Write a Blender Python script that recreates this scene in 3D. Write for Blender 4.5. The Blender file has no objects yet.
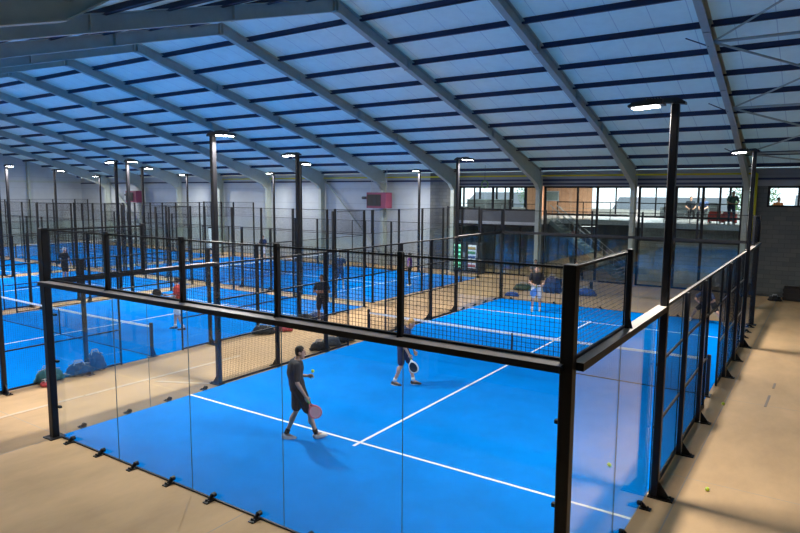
import bpy, bmesh, math, random
from mathutils import Vector as V, Matrix as M, Euler
random.seed(7)
S = bpy.context.scene
COL = S.collection
PI = math.pi

# ---------------------------------------------------------------- materials
MATS = {}
def mat(name, col, rough=.6, metal=0., var=0., scale=6., bump=0., bscale=60., stripes=None, spec=None, stretch=None):
    """plain principled with procedural mottling; stripes = list of (axis, period, width, colour)"""
    m = bpy.data.materials.new(name); m.use_nodes = True
    nt = m.node_tree; b = nt.nodes['Principled BSDF']
    b.inputs['Roughness'].default_value = rough; b.inputs['Metallic'].default_value = metal
    if spec is not None: b.inputs['Specular IOR Level'].default_value = spec
    b.inputs['Base Color'].default_value = (*col, 1)
    N = lambda t: nt.nodes.new(t); L = nt.links.new
    tc = N('ShaderNodeTexCoord'); src = tc.outputs['Object']
    if stretch:
        mp = N('ShaderNodeMapping'); mp.inputs['Scale'].default_value = stretch; L(src, mp.inputs['Vector']); nsrc = mp.outputs[0]
    else: nsrc = src
    cur = None
    if var > 0:
        n = N('ShaderNodeTexNoise'); n.inputs['Scale'].default_value = scale; n.inputs['Detail'].default_value = 8; n.inputs['Roughness'].default_value = .65
        L(nsrc, n.inputs['Vector'])
        r = N('ShaderNodeValToRGB')
        r.color_ramp.elements[0].position = .3; r.color_ramp.elements[1].position = .7
        r.color_ramp.elements[0].color = (*[c * (1 - var) for c in col], 1)
        r.color_ramp.elements[1].color = (*[min(1, c * (1 + var)) for c in col], 1)
        L(n.outputs['Fac'], r.inputs['Fac']); cur = r.outputs['Color']
    if stripes:
        sx = N('ShaderNodeSeparateXYZ'); L(src, sx.inputs[0])
        for ax, per, w, c in stripes:
            md = N('ShaderNodeMath'); md.operation = 'FLOORED_MODULO'; md.inputs[1].default_value = per; L(sx.outputs[ax], md.inputs[0])
            lt = N('ShaderNodeMath'); lt.operation = 'LESS_THAN'; lt.inputs[1].default_value = w; L(md.outputs[0], lt.inputs[0])
            mx = N('ShaderNodeMix'); mx.data_type = 'RGBA'
            L(lt.outputs[0], mx.inputs['Factor'])
            if cur is not None: L(cur, mx.inputs[6])
            else: mx.inputs[6].default_value = (*col, 1)
            mx.inputs[7].default_value = (*c, 1); cur = mx.outputs[2]
    if cur is not None: L(cur, b.inputs['Base Color'])
    if bump > 0:
        n2 = N('ShaderNodeTexNoise'); n2.inputs['Scale'].default_value = bscale; n2.inputs['Detail'].default_value = 4; L(src, n2.inputs['Vector'])
        bp = N('ShaderNodeBump'); bp.inputs['Strength'].default_value = bump; bp.inputs['Distance'].default_value = .01
        L(n2.outputs['Fac'], bp.inputs['Height']); L(bp.outputs[0], b.inputs['Normal'])
    MATS[name] = m
    return m

def mat_glass(name, tint, boost=1.0):
    m = bpy.data.materials.new(name); m.use_nodes = True
    nt = m.node_tree; nt.nodes.clear(); N = lambda t: nt.nodes.new(t); L = nt.links.new
    out = N('ShaderNodeOutputMaterial'); mx = N('ShaderNodeMixShader'); tr = N('ShaderNodeBsdfTransparent'); gl = N('ShaderNodeBsdfGlossy')
    tr.inputs[0].default_value = (*tint, 1); gl.inputs['Roughness'].default_value = .015; gl.inputs[0].default_value = (1, 1, 1, 1)
    fr = N('ShaderNodeLayerWeight'); fr.inputs[0].default_value = .5          # facing ratio, the same on both faces of the pane
    pw = N('ShaderNodeMath'); pw.operation = 'POWER'; pw.inputs[1].default_value = 5; L(fr.outputs['Facing'], pw.inputs[0])
    mu = N('ShaderNodeMath'); mu.operation = 'MULTIPLY_ADD'; mu.inputs[1].default_value = .9; mu.inputs[2].default_value = .03 * boost; mu.use_clamp = True
    L(pw.outputs[0], mu.inputs[0]); L(mu.outputs[0], mx.inputs[0]); L(tr.outputs[0], mx.inputs[1]); L(gl.outputs[0], mx.inputs[2]); L(mx.outputs[0], out.inputs[0])
    MATS[name] = m; return m

def mat_emit(name, col, strength):
    m = bpy.data.materials.new(name); m.use_nodes = True
    b = m.node_tree.nodes['Principled BSDF']; b.inputs['Base Color'].default_value = (.9, .9, .9, 1)
    b.inputs['Emission Color'].default_value = (*col, 1); b.inputs['Emission Strength'].default_value = strength
    MATS[name] = m; return m

def mat_block(name, c1, c2, cm):
    m = bpy.data.materials.new(name); m.use_nodes = True
    nt = m.node_tree; b = nt.nodes['Principled BSDF']; b.inputs['Roughness'].default_value = .9
    N = lambda t: nt.nodes.new(t); L = nt.links.new
    tc = N('ShaderNodeTexCoord'); sx = N('ShaderNodeSeparateXYZ'); cx = N('ShaderNodeCombineXYZ'); ad = N('ShaderNodeMath')
    L(tc.outputs['Object'], sx.inputs[0]); L(sx.outputs[0], ad.inputs[0]); L(sx.outputs[1], ad.inputs[1]); L(ad.outputs[0], cx.inputs[0]); L(sx.outputs[2], cx.inputs[1])
    br = N('ShaderNodeTexBrick'); br.inputs['Scale'].default_value = 1; br.inputs['Brick Width'].default_value = .5; br.inputs['Row Height'].default_value = .21
    br.inputs['Mortar Size'].default_value = .012; br.inputs['Color1'].default_value = (*c1, 1); br.inputs['Color2'].default_value = (*c2, 1); br.inputs['Mortar'].default_value = (*cm, 1)
    L(cx.outputs[0], br.inputs['Vector']); L(br.outputs['Color'], b.inputs['Base Color'])
    MATS[name] = m; return m

mat('turf', (.0005, .225, .75), 1.0, var=.10, scale=1.2, bump=.35, bscale=140, spec=0)
mat('line_paint', (.85, .88, .9), .7)
mat('concrete', (.57, .365, .185), .72, var=.22, scale=.55, bump=.05, bscale=25, stretch=(1, .45, 1),
    stripes=[(0, 5.2, .02, (.40, .32, .24)), (1, 5.0, .015, (.42, .34, .25))])
mat('floor_paint', (.66, .50, .34), .7, var=.12, scale=3)
mat('cage_steel', (.006, .006, .008), .45, var=.2, scale=8, spec=.35)
mat('mesh_wire', (.005, .006, .009), .5, spec=.3)
mat('beam_steel', (.010, .010, .011), .5, var=.25, scale=5, spec=.3)
mat('frame_steel', (.36, .41, .38), .55, var=.08, scale=3)
mat('purlin_navy', (.016, .026, .075), .6)
mat('roof_panel', (.72, .84, .84), .75, var=.05, scale=2.5, stripes=[(0, 1.05, .02, (.42, .50, .60))])
mat('cladding', (.40, .44, .47), .6, var=.05, scale=2, stripes=[(2, 1.0, .02, (.28, .31, .34))])
mat('dark_cladding', (.24, .27, .30), .6, var=.05, scale=2, stripes=[(2, .3, .015, (.16, .18, .2))])
mat_block('block', (.10, .11, .112), (.14, .145, .14), (.085, .09, .09))
mat('spandrel', (.10, .11, .125), .6, var=.08, scale=2)
mat_block('block_dark', (.085, .095, .095), (.115, .12, .115), (.07, .078, .076))
mat_block('block_inner', (.38, .40, .38), (.48, .48, .45), (.30, .31, .30))
mat('pipe_yellow', (.62, .55, .02), .5)
mat('galvanised', (.35, .37, .38), .45, metal=.6, var=.1)
mat('heater_red', (.19, .035, .075), .5, var=.1)
mat('black_plastic', (.012, .012, .014), .5)
mat('lamp_body', (.03, .03, .032), .45, metal=.3)
mat_emit('lamp_lens', (1, .97, .92), 28); mat_emit('lounge_lens', (1, .95, .88), 3); mat('joint', (.08, .12, .12), .4)
mat('net_band', (.85, .86, .88), .7)
mat('net_black', (.008, .009, .012), .7)
mat_glass('court_glass', (.955, .975, .97))
mat_glass('window_glass', (.80, .87, .88), 2.3)
mat('window_frame', (.012, .013, .016), .6, spec=.15)
mat('lounge_floor', (.75, .76, .76), .25)
mat('lounge_wall', (.68, .69, .68), .8)
mat('lounge_wood', (.62, .33, .19), .6, var=.15, scale=3, stripes=[(0, .3, .015, (.35, .18, .1))])
mat('lounge_dark', (.09, .11, .12), .7)
mat('stair_steel', (.20, .27, .27), .5, metal=.2)
mat('skin', (.56, .33, .23), .55, var=.05, scale=20)
mat('skin_dark', (.20, .10, .065), .55, var=.05, scale=20)
mat('lips', (.40, .16, .13), .5)
mat('eye', (.03, .025, .02), .3)
mat('hair_black', (.012, .010, .009), .6, var=.3, scale=60)
mat('hair_brown', (.06, .032, .018), .6, var=.3, scale=60)
mat('hair_blond', (.55, .32, .11), .6, var=.2, scale=60)
mat('hair_grey', (.30, .28, .26), .6, var=.2, scale=60)
for n_, c_ in dict(cloth_charcoal=(.018, .026, .04), cloth_black=(.010, .010, .013), cloth_navy=(.015, .028, .085), cloth_white=(.75, .75, .76),
                   cloth_red=(.62, .05, .035), cloth_purple=(.20, .06, .33), cloth_grey=(.22, .23, .24), cloth_green=(.02, .09, .07),
                   cloth_paleblue=(.50, .56, .66), cloth_slate=(.03, .06, .15), cloth_orange=(.6, .2, .06)).items():
    mat(n_, c_, .85, var=.12, scale=14)
mat('shoe_white', (.75, .72, .68), .6); mat('shoe_dark', (.03, .03, .035), .6); mat('shoe_beige', (.50, .47, .36), .6)
mat('sole', (.60, .58, .55), .7)
mat('racket_pink', (.88, .50, .48), .45); mat('racket_rose', (.80, .20, .22), .45); mat('racket_black', (.015, .015, .018), .4)
mat('racket_white', (.75, .75, .75), .4); mat('racket_blue', (.06, .22, .62), .4); mat('grip', (.30, .55, .12), .6); mat('grip_black', (.02, .02, .02), .7); mat('racket_hole', (.45, .12, .12), .7)
mat('ball_felt', (.62, .80, .05), .85, bump=.3, bscale=400); mat('ball_seam', (.80, .82, .70), .7)
mat('bag_black', (.012, .013, .016), .7, var=.3, scale=8); mat('bag_navy', (.014, .035, .12), .7, var=.2, scale=8); mat('bag_teal', (.03, .14, .17), .7, var=.3, scale=8)
mat('bag_red', (.42, .05, .06), .7, var=.2, scale=8); mat('bag_blue', (.02, .08, .36), .7, var=.2, scale=8); mat('bag_green', (.03, .075, .055), .7, var=.2, scale=8); mat('bag_grey', (.10, .12, .15), .7, var=.3, scale=8)
mat('bag_trim', (.40, .42, .44), .6)
mat('vend_body', (.03, .035, .045), .5); mat_emit('vend_green', (.08, .9, .45), 1.1); mat_emit('vend_door_glow', (.6, .75, 1), .45)
mat('snack_red', (.55, .05, .04), .5); mat('snack_gold', (.7, .45, .05), .5); mat('snack_blue', (.05, .15, .5), .5); mat('snack_green', (.06, .4, .12), .5)
mat('bench_wood', (.16, .13, .10), .6)
mat('foliage', (.10, .22, .05), .8, var=.3, scale=5); mat('bark', (.10, .07, .05), .9)
mat('ground_out', (.35, .35, .34), .9); mat('far_wall', (.30, .34, .38), .8); mat('far_roof', (.16, .17, .19), .8)
mat('crate_brown', (.014, .010, .010), .7)
mat('stain', (.30, .24, .19), .8)

def lit_dusty_top(m, col):
    """dusty, lamp-lit tone put into the colour of the upward faces"""
    nt = MATS[m].node_tree; b = nt.nodes['Principled BSDF']; N = lambda t: nt.nodes.new(t); L = nt.links.new
    g = N('ShaderNodeNewGeometry'); sx = N('ShaderNodeSeparateXYZ'); L(g.outputs['Normal'], sx.inputs[0])
    gt = N('ShaderNodeMath'); gt.operation = 'GREATER_THAN'; gt.inputs[1].default_value = .9; L(sx.outputs[2], gt.inputs[0])
    mx = N('ShaderNodeMix'); mx.data_type = 'RGBA'; L(gt.outputs[0], mx.inputs['Factor'])
    L(b.inputs['Base Color'].links[0].from_socket, mx.inputs[6]); mx.inputs[7].default_value = (*col, 1); L(mx.outputs[2], b.inputs['Base Color'])
lit_dusty_top('beam_steel', (.36, .31, .27))  # beam and rail tops painted pale, as lit by the floodlights
def translucent(m, col, fac):
    nt = MATS[m].node_tree; b = nt.nodes['Principled BSDF']; out = nt.nodes['Material Output']; N = lambda t: nt.nodes.new(t)
    tr = N('ShaderNodeBsdfTranslucent'); tr.inputs[0].default_value = (*col, 1); mx = N('ShaderNodeMixShader'); mx.inputs[0].default_value = fac
    nt.links.new(b.outputs[0], mx.inputs[1]); nt.links.new(tr.outputs[0], mx.inputs[2]); nt.links.new(mx.outputs[0], out.inputs[0])
translucent('roof_panel', (.58, .80, .88), .14)
# ---------------------------------------------------------------- mesh builder
class MB:
    def __init__(s): s.v = []; s.f = []
    def add(s, vs, fs):
        o = len(s.v); s.v += [tuple(v) for v in vs]; s.f += [tuple(i + o for i in f) for f in fs]; return s
    def box(s, x0, x1, y0, y1, z0, z1):
        x0, x1 = min(x0, x1), max(x0, x1); y0, y1 = min(y0, y1), max(y0, y1); z0, z1 = min(z0, z1), max(z0, z1)
        return s.add([(x0, y0, z0), (x1, y0, z0), (x1, y1, z0), (x0, y1, z0), (x0, y0, z1), (x1, y0, z1), (x1, y1, z1), (x0, y1, z1)],
                     [(0, 3, 2, 1), (4, 5, 6, 7), (0, 1, 5, 4), (1, 2, 6, 5), (2, 3, 7, 6), (3, 0, 4, 7)])
    def cham(s, x0, x1, y0, y1, z0, z1, c):
        """upright bar with chamfered vertical edges and a chamfered cap"""
        ring = lambda k, z: [(x0 + c + k, y0 + k, z), (x1 - c - k, y0 + k, z), (x1 - k, y0 + c + k, z), (x1 - k, y1 - c - k, z), (x1 - c - k, y1 - k, z), (x0 + c + k, y1 - k, z), (x0 + k, y1 - c - k, z), (x0 + k, y0 + c + k, z)]
        vs = ring(0, z0) + ring(0, z1 - c) + ring(c * .7, z1)
        fs = [tuple(range(7, -1, -1)), tuple(range(16, 24))]
        for r in (0, 8):
            for i in range(8): fs.append((r + i, r + (i + 1) % 8, r + 8 + (i + 1) % 8, r + 8 + i))
        return s.add(vs, fs)
    def bar(s, p, q, w, h=None, up=(0, 0, 1)):
        p, q = V(p), V(q); h = h or w; d = (q - p).normalized(); up = V(up)
        if abs(d.dot(up)) > .99: up = V((0, 1, 0))
        a = d.cross(up).normalized(); b = a.cross(d).normalized()
        vs = [c + a * sx * w / 2 + b * sy * h / 2 for c in (p, q) for sx, sy in ((-1, -1), (1, -1), (1, 1), (-1, 1))]
        return s.add(vs, [(0, 1, 2, 3), (7, 6, 5, 4), (0, 4, 5, 1), (1, 5, 6, 2), (2, 6, 7, 3), (3, 7, 4, 0)])
    def tube(s, pts, r, n=10, caps=True):
        pts = [V(p) for p in pts]; rs = r if isinstance(r, (list, tuple)) else [r] * len(pts); vs = []; fs = []
        prev = None
        for i, p in enumerate(pts):
            d = (pts[min(i + 1, len(pts) - 1)] - pts[max(i - 1, 0)]).normalized()
            ref = V((0, 0, 1)) if abs(d.z) < .95 else V((0, 1, 0))
            a = d.cross(ref).normalized() if prev is None else (prev - d * prev.dot(d)).normalized(); prev = a
            b = d.cross(a)
            for k in range(n):
                t = 2 * PI * k / n; vs.append(p + (a * math.cos(t) + b * math.sin(t)) * rs[i])
        for i in range(len(pts) - 1):
            for k in range(n): fs.append((i * n + k, i * n + (k + 1) % n, (i + 1) * n + (k + 1) % n, (i + 1) * n + k))
        if caps: fs += [tuple(range(n - 1, -1, -1)), tuple(range((len(pts) - 1) * n, len(pts) * n))]
        return s.add(vs, fs)
    def ell(s, c, r, rot=None, n=14, m=9):
        c = V(c); vs = []; fs = []
        R_ = rot or M.Identity(3)
        for j in range(1, m):
            ph = PI * j / m
            for k in range(n):
                th = 2 * PI * k / n
                vs.append(c + R_ @ V((r[0] * math.sin(ph) * math.cos(th), r[1] * math.sin(ph) * math.sin(th), r[2] * math.cos(ph))))
        vs += [c + R_ @ V((0, 0, r[2])), c + R_ @ V((0, 0, -r[2]))]; T, B = len(vs) - 2, len(vs) - 1
        for j in range(m - 2):
            for k in range(n): fs.append((j * n + k, (j + 1) * n + k, (j + 1) * n + (k + 1) % n, j * n + (k + 1) % n))
        for k in range(n):
            fs.append((T, k, (k + 1) % n)); fs.append((B, (m - 2) * n + (k + 1) % n, (m - 2) * n + k))
        return s.add(vs, fs)
    def caps(s, p, q, r1, r2, n=10):
        """tapered capsule"""
        p, q = V(p), V(q); d = q - p; L = d.length
        if L < 1e-5: return s.ell(p, (r1, r1, r1))
        d /= L; pts = []; rs = []
        for t in (-1, -.85, -.5, 0): pts.append(p + d * t * r1); rs.append(max(r1 * math.sqrt(max(0, 1 - t * t)), r1 * .02))
        for t in (.33, .66): pts.append(p.lerp(q, t)); rs.append(r1 + (r2 - r1) * t)
        for t in (0, .5, .85, 1): pts.append(q + d * t * r2); rs.append(max(r2 * math.sqrt(max(0, 1 - t * t)), r2 * .02))
        return s.tube(pts, rs, n)
    def prism(s, poly, t0, t1, axis='x'):
        """poly in the two other axes (cyclic order y,z / x,z / x,y), extruded along axis"""
        n = len(poly)
        f = {'x': lambda t, a, b: (t, a, b), 'y': lambda t, a, b: (a, t, b), 'z': lambda t, a, b: (a, b, t)}[axis]
        vs = [f(t0, a, b) for a, b in poly] + [f(t1, a, b) for a, b in poly]
        fs = [tuple(range(n - 1, -1, -1)), tuple(range(n, 2 * n))] + [(i, (i + 1) % n, n + (i + 1) % n, n + i) for i in range(n)]
        return s.add(vs, fs)
    def mesh(s, name, m, smooth=False):
        me = bpy.data.meshes.new(name); me.from_pydata(s.v, [], s.f); me.validate()
        bm = bmesh.new(); bm.from_mesh(me); bmesh.ops.recalc_face_normals(bm, faces=bm.faces); bm.to_mesh(me); bm.free()
        if m: me.materials.append(MATS[m])
        if smooth:
            for p in me.polygons: p.use_smooth = True
        return me
    def build(s, name, m, parent=None, smooth=False, loc=None):
        o = bpy.data.objects.new(name, s.mesh(name, m, smooth)); COL.objects.link(o)
        if parent is not None: o.parent = parent
        if loc is not None: o.location = loc
        return o
def put(name, me, parent=None, loc=(0, 0, 0), rot=(0, 0, 0)):
    o = bpy.data.objects.new(name, me); COL.objects.link(o); o.parent = parent; o.location = loc; o.rotation_euler = rot; return o
def tag(o, label=None, cat=None, group=None, kind=None):
    if label: o['label'] = label
    if cat: o['category'] = cat
    if group: o['group'] = group
    if kind: o['kind'] = kind
    return o
def thing(name, label, cat, loc=(0, 0, 0), rz=0, group=None):
    o = bpy.data.objects.new(name, None); COL.objects.link(o); o.location = loc; o.rotation_euler = (0, 0, rz); o.empty_display_size = .2
    return tag(o, label, cat, group)
def struct(o, label=None, cat=None): return tag(o, label, cat, None, 'structure')
def copy_tree(o, parent=None):
    c = o.copy(); COL.objects.link(c); c.parent = parent
    for ch in list(o.children): copy_tree(ch, c)
    return c
def voxel(mb, name, m, parent, size, smooth_it=4):
    """join overlapping volumes into one continuous skin"""
    me = mb.mesh(name, m); o = bpy.data.objects.new(name, me); COL.objects.link(o)
    md = o.modifiers.new('r', 'REMESH'); md.mode = 'VOXEL'; md.voxel_size = size; md.use_smooth_shade = True
    if smooth_it:
        sm = o.modifiers.new('s', 'SMOOTH'); sm.iterations = smooth_it; sm.factor = .5
    dg = bpy.context.evaluated_depsgraph_get(); dg.update()
    nm = bpy.data.meshes.new_from_object(o.evaluated_get(dg))
    o.modifiers.clear(); o.data = nm; bpy.data.meshes.remove(me); nm.name = name
    if not nm.materials: nm.materials.append(MATS[m])
    for p in nm.polygons: p.use_smooth = True
    o.parent = parent
    return o

# ---------------------------------------------------------------- the hall
XL, XR, YF, YB, YR = -48.4, 19.4, -8.0, 28.0, 10.0
FX = [14.1, 8.85, 3.75, -1.35, -6.76, -11.98, -17.27, -22.53, -27.75, -32.98, -38.2, -43.43]
SL = .27
SF = .285
zbot = lambda y: 10.45 - (SL if y > YR else SF) * abs(y - YR)          # underside of the rafters
zroof = lambda y: zbot(y) + .50                     # underside of the roof sheets

struct(MB().box(XL - .3, XR + .3, YF - .3, 38.4, -.25, 0).build('floor', 'concrete'), 'bare beige concrete floor of the sports hall', 'floor')
fl = bpy.data.objects['floor']
mb = MB(); 
for y0, y1, n_ in ((YR, YB + .5, 'ceiling'),):
    mb.prism([(YF - .5, zroof(YF - .5)), (YR, zroof(YR)), (YB + .5, zroof(YB + .5)), (YB + .5, zroof(YB + .5) + .12), (YR, zroof(YR) + .12), (YF - .5, zroof(YF - .5) + .12)], XL - .3, XR + .3)
struct(mb.build('ceiling', 'roof_panel'), 'pitched roof of pale insulated panels', 'ceiling')

# back wall in its stretches
def wall(name, m, x0, x1, y0, y1, z0, z1, label): return struct(MB().box(x0, x1, y0, y1, z0, z1).build(name, m), label, 'wall')
wall('wall_back_left', 'cladding', XL, -8.67, YB, YB + .2, .0, 6.0, 'white panel cladding of the back wall on the left')
wall('wall_back_middle', 'block', -8.67, -6.62, YB, YB + .2, 0, 6.0, 'narrow grey concrete block stretch of the back wall')
wall('wall_back_above_windows', 'dark_cladding', -6.62, XR, YB, YB + .2, 5.17, 6.0, 'grey cladding band above the lounge windows')
w = MB().box(8.99, XR, YB, YB + .2, 0, 4.2).box(8.99, 9.68, YB, YB + .2, 4.2, 5.17)
struct(w.build('wall_back_right', 'block_dark'), 'dark concrete block wall right of the glazing', 'wall')
gp = [(YF, 0), (YB, 0), (YB, zroof(YB)), (YR, zroof(YR)), (YF, zroof(YF))]
struct(MB().prism(gp, XL - .2, XL).build('wall_left', 'cladding'), 'white panel gable wall at the far left', 'wall')
struct(MB().prism(gp, XR, XR + .2).build('wall_right', 'block_dark'), 'gable wall outside the frame on the right', 'wall')
wall('wall_front', 'block_dark', XL, XR, YF - .2, YF, 0, 5.7, 'near side wall behind the camera')

# steel portal frames
def i_strip(mb, pts_in, pts_out, x, fw=.22, tw=.02, tf=.022):
    """I-section along a strip between an inner and an outer polyline in the y-z plane: web and two flanges"""
    n = len(pts_in)
    for i in range(n - 1):
        a, b, c, d = pts_in[i], pts_in[i + 1], pts_out[i + 1], pts_out[i]
        mb.prism([a, b, c, d], x - tw / 2, x + tw / 2)
        for p, q, s in ((a, b, 1), (d, c, -1)):
            dy, dz = q[0] - p[0], q[1] - p[1]; L = math.hypot(dy, dz); ny, nz = -dz / L * tf, dy / L * tf
            mb.prism([p, q, (q[0] + ny, q[1] + nz), (p[0] + ny, p[1] + nz)], x - fw / 2, x + fw / 2)
    return mb
def portal(x, label):
    t = thing('portal_frame', label, 'roof frame', (x, YB - .35, 0), 0, 'grey steel portal frames')
    for sgn, full in ((1, True), (-1, True)):
        Y = lambda d: YR + sgn * d
        hb = (lambda d: 10.45 - SL * d) if sgn == 1 else (lambda d: 10.45 - SF * d)
        rin = [(Y(0), hb(0)), (Y(10.9), hb(10.9)), (Y(11.54), 6.91), (Y(16.6), 5.45), (Y(17.42), 4.95)] if sgn == -1 else [(Y(0), hb(0)), (Y(11.5), hb(11.5)), (Y(14.4), 6.28), (Y(17.0), 5.32), (Y(17.42), 4.95)]
        rout = [(Y(0), hb(0) + .38), (Y(10.9), hb(10.9) + .38), (Y(11.54), hb(11.54) + .38), (Y(16.6), hb(16.6) + .38), (Y(17.85), hb(17.85) + .38)] if sgn == -1 else [(Y(0), hb(0) + .38), (Y(11.5), hb(11.5) + .38), (Y(14.4), hb(14.4) + .38), (Y(17.0), hb(17.0) + .38), (Y(17.85), hb(17.85) + .38)]
        o = i_strip(MB(), rin, rout, x).build('rafter', 'frame_steel', t); o.matrix_parent_inverse = M.Translation((-x, -(YB - .35), 0))
        c = i_strip(MB(), [(Y(17.42), 0), (Y(17.42), 4.95)], [(Y(17.85), 0), (Y(17.85), 5.9)], x).build('column', 'frame_steel', t); c.matrix_parent_inverse = M.Translation((-x, -(YB - .35), 0))
        for k, d in enumerate((.08, 4.2, 8.2, 11.5)):
            b = MB()
            for s in (-1, 1): b.box(x + s * .012, x + s * .105, Y(d) - .012, Y(d) + .012, hb(d) + .01, hb(d) + .37)
            b.box(x - .10, x + .10, Y(d) - .05, Y(d) + .05, hb(d) - .022, hb(d))
            q = b.build('stiffener', 'frame_steel', t); q.matrix_parent_inverse = M.Translation((-x, -(YB - .35), 0))
        bp = MB().box(x - .2, x + .2, Y(17.3), Y(17.95), 0, .02).build('base_plate', 'frame_steel', t); bp.matrix_parent_inverse = M.Translation((-x, -(YB - .35), 0))
    return t
ords = ['first', 'second', 'third', 'fourth', 'fifth', 'sixth', 'seventh', 'eighth', 'ninth', 'tenth', 'eleventh', 'twelfth', 'thirteenth']
fl_lab = {14.1: 'grey steel portal frame beyond the braced bay at the right edge', 8.85: 'grey steel portal frame with bracing tubes on its right',
          3.75: 'grey steel portal frame landing between the two right glazing bays', -1.35: 'grey steel portal frame landing left of the staircase glazing', -6.76: 'grey steel portal frame beside the vending machines',
          -11.98: 'grey steel portal frame with the nearer maroon heater on its column'}
k_ = 0
for x in FX:
    lab = fl_lab.get(x)
    if lab is None:
        lab = 'grey steel portal frame, %s to the left of the nearer maroon heater' % ords[k_]; k_ += 1
    portal(x, lab)
# purlins
pc = [1.3 + 1.63 * i for i in range(11)]
for side, sgn in (('back', 1), ('front', -1)):
    for i, d in enumerate(pc):
        if d > 17.9: continue
        y = YR + sgn * d; z = zbot(y) + .33
        b = MB().bar((XL, y, z + .085), (XR, y, z + .085), .06, .17).bar((XL, y + .03 * sgn, z + .008), (XR, y + .03 * sgn, z + .008), .12, .016)
        tag(b.build('roof_purlin', 'purlin_navy'), 'navy roof purlin along the %s slope, %s down from the ridge' % (side, ords[i]), 'purlin', 'navy roof purlins')
tag(MB().box(XL, XR, 27.93, 28, 5.45, 5.55).build('eave_beam', 'purlin_navy'), 'dark eave beam running along the top of the back wall', 'beam')
hr = thing('hanging_ring', 'dark ring hanging on a cord in front of the left upper lounge windows', 'ring', (-4.1, 26.4, 5.25))
MB().tube([(.2 * math.cos(a * PI / 12), 0, .2 * math.sin(a * PI / 12)) for a in range(25)], .03, 8, False).build('ring', 'foliage', hr, True)
MB().tube([(0, 0, .2), (0, 0, zbot(26.4) + .3 - 5.25)], .01, 6).build('cord', 'purlin_navy', hr)
# bracing in the right bay
def zb(y): return zbot(y) + .1
for i, y in enumerate((15, 20, 25)):
    nm = ('upper', 'middle', 'lower')[i]
    tag(MB().tube([(8.95, y, zb(y)), (14.0, y, zb(y))], .045).build('brace_tube', 'frame_steel', smooth=True), 'grey horizontal brace tube between the two right rafters, %s of three' % nm, 'brace')
    tag(MB().tube([(8.95, y + .1, zb(y)), (14.0, y + 4.9 if y < 25 else 27.4, zb(y + 4.9 if y < 25 else 27.4))], .035).build('brace_tube', 'frame_steel', smooth=True), 'grey diagonal brace falling to the right from the %s brace node' % nm, 'brace')
    tag(MB().tube([(8.95, y - .1, zb(y)), (14.0, y - 4.9, zb(y - 4.9))], .03).build('brace_tube', 'frame_steel', smooth=True), 'grey diagonal brace rising to the right from the %s brace node' % nm, 'brace')
    tag(MB().tube([(8.80, y, zb(y) - .1), (8.1, y + .3, zroof(y + .3) - .05)], .018).build('fly_brace', 'purlin_navy'), 'short dark stay left of the right rafter at its %s brace node' % nm, 'brace')
tag(MB().tube([(-17.1, 27.75, 5.6), (-12.1, 27.75, .5)], .06).build('wall_brace', 'frame_steel', smooth=True), 'grey diagonal wall brace between columns left of the nearer heater', 'brace')
tag(MB().tube([(-43.2, 27.75, 5.6), (-38.4, 27.75, 1.5)], .06).build('wall_brace', 'frame_steel', smooth=True), 'grey diagonal wall brace by the farther heater', 'brace')
# gable posts
for i, y in enumerate((23.0, 16.5, 10.0)):
    tag(MB().box(XL + .02, XL + .32, y - .1, y + .1, 0, zroof(y) - .05).build('gable_post', 'frame_steel'), 'pale steel post on the far left gable wall, %s from the back corner' % ords[i], 'post')
tag(MB().box(XL + .02, XL + .14, YF, YB, 5.5, 5.66).build('gable_rail', 'frame_steel'), 'pale horizontal rail across the far left gable wall', 'rail')
# yellow pipe under the eave and its drop
g = thing('gas_pipe', 'yellow pipe running under the eave with a drop beside the right column', 'pipe', (9.2, 27.8, 3.2))
o = MB().tube([(-30, 27.85, 5.74), (9.2, 27.85, 5.74)], .045).build('run', 'pipe_yellow', g, True); o.matrix_parent_inverse = M.Translation((-9.2, -27.8, -3.2))
o = MB().tube([(9.2, 27.85, 5.74), (9.2, 27.85, 2.2)], .06).build('drop', 'pipe_yellow', g, True); o.matrix_parent_inverse = M.Translation((-9.2, -27.8, -3.2))
tag(MB().box(-6.6, 8.6, 27.86, 27.98, 5.24, 5.34).build('conduit', 'purlin_navy'), 'dark conduit channel just above the lounge windows', 'conduit')
# hanging heaters
def heater(x, y, z, label):
    t = thing('unit_heater', label, 'heater', (x, y, z))
    MB().box(-.75, .75, -.35, .35, -.5, .5).build('casing', 'heater_red', t)
    g = MB()
    for k in range(9): g.box(-.66, .36, -.385, -.36, -.34 + k * .08, -.30 + k * .08)
    for k in range(4): g.box(-.68 + k * .34, -.64 + k * .34, -.39, -.36, -.35, .37)
    g.box(-.68, .36, -.375, -.352, -.35, .37)
    g.build('grille', 'black_plastic', t)
    for sx in (-.6, .6): MB().tube([(sx, 0, .5), (sx, 0, 2.0)], .02).build('hanger', 'galvanised', t)
    MB().bar((-.6, 0, 1.15), (.6, 0, 1.15), .03).build('tie', 'galvanised', t)
    MB().tube([(-.75, 0, .15), (-1.35, 0, .15)], .09).build('duct', 'black_plastic', t, True)
heater(-11.85, 26.95, 4.27, 'maroon unit heater with black grille hanging by the column near the middle')
heater(-38.2, 26.95, 4.3, 'maroon unit heater with black grille hanging far back on the left')
# painted marks on the floor between the courts
LINES = (((-2.0, -1.2), (-1.98, 1.6)), ((-1.96, 1.62), (-1.82, 6.2)), ((-1.62, 3.25), (-.35, 3.9)))
for i, (p, q) in enumerate(LINES + ( ((11.2, 9.9), (11.22, 10.9)), ((11.25, 11.6), (11.26, 12.1)))):
    m_ = MB().bar((p[0], p[1], .003), (q[0], q[1], .003), .11 if i < 3 else .05, .009).build('painted_line', 'floor_paint' if i < 3 else 'stain', fl)

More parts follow.
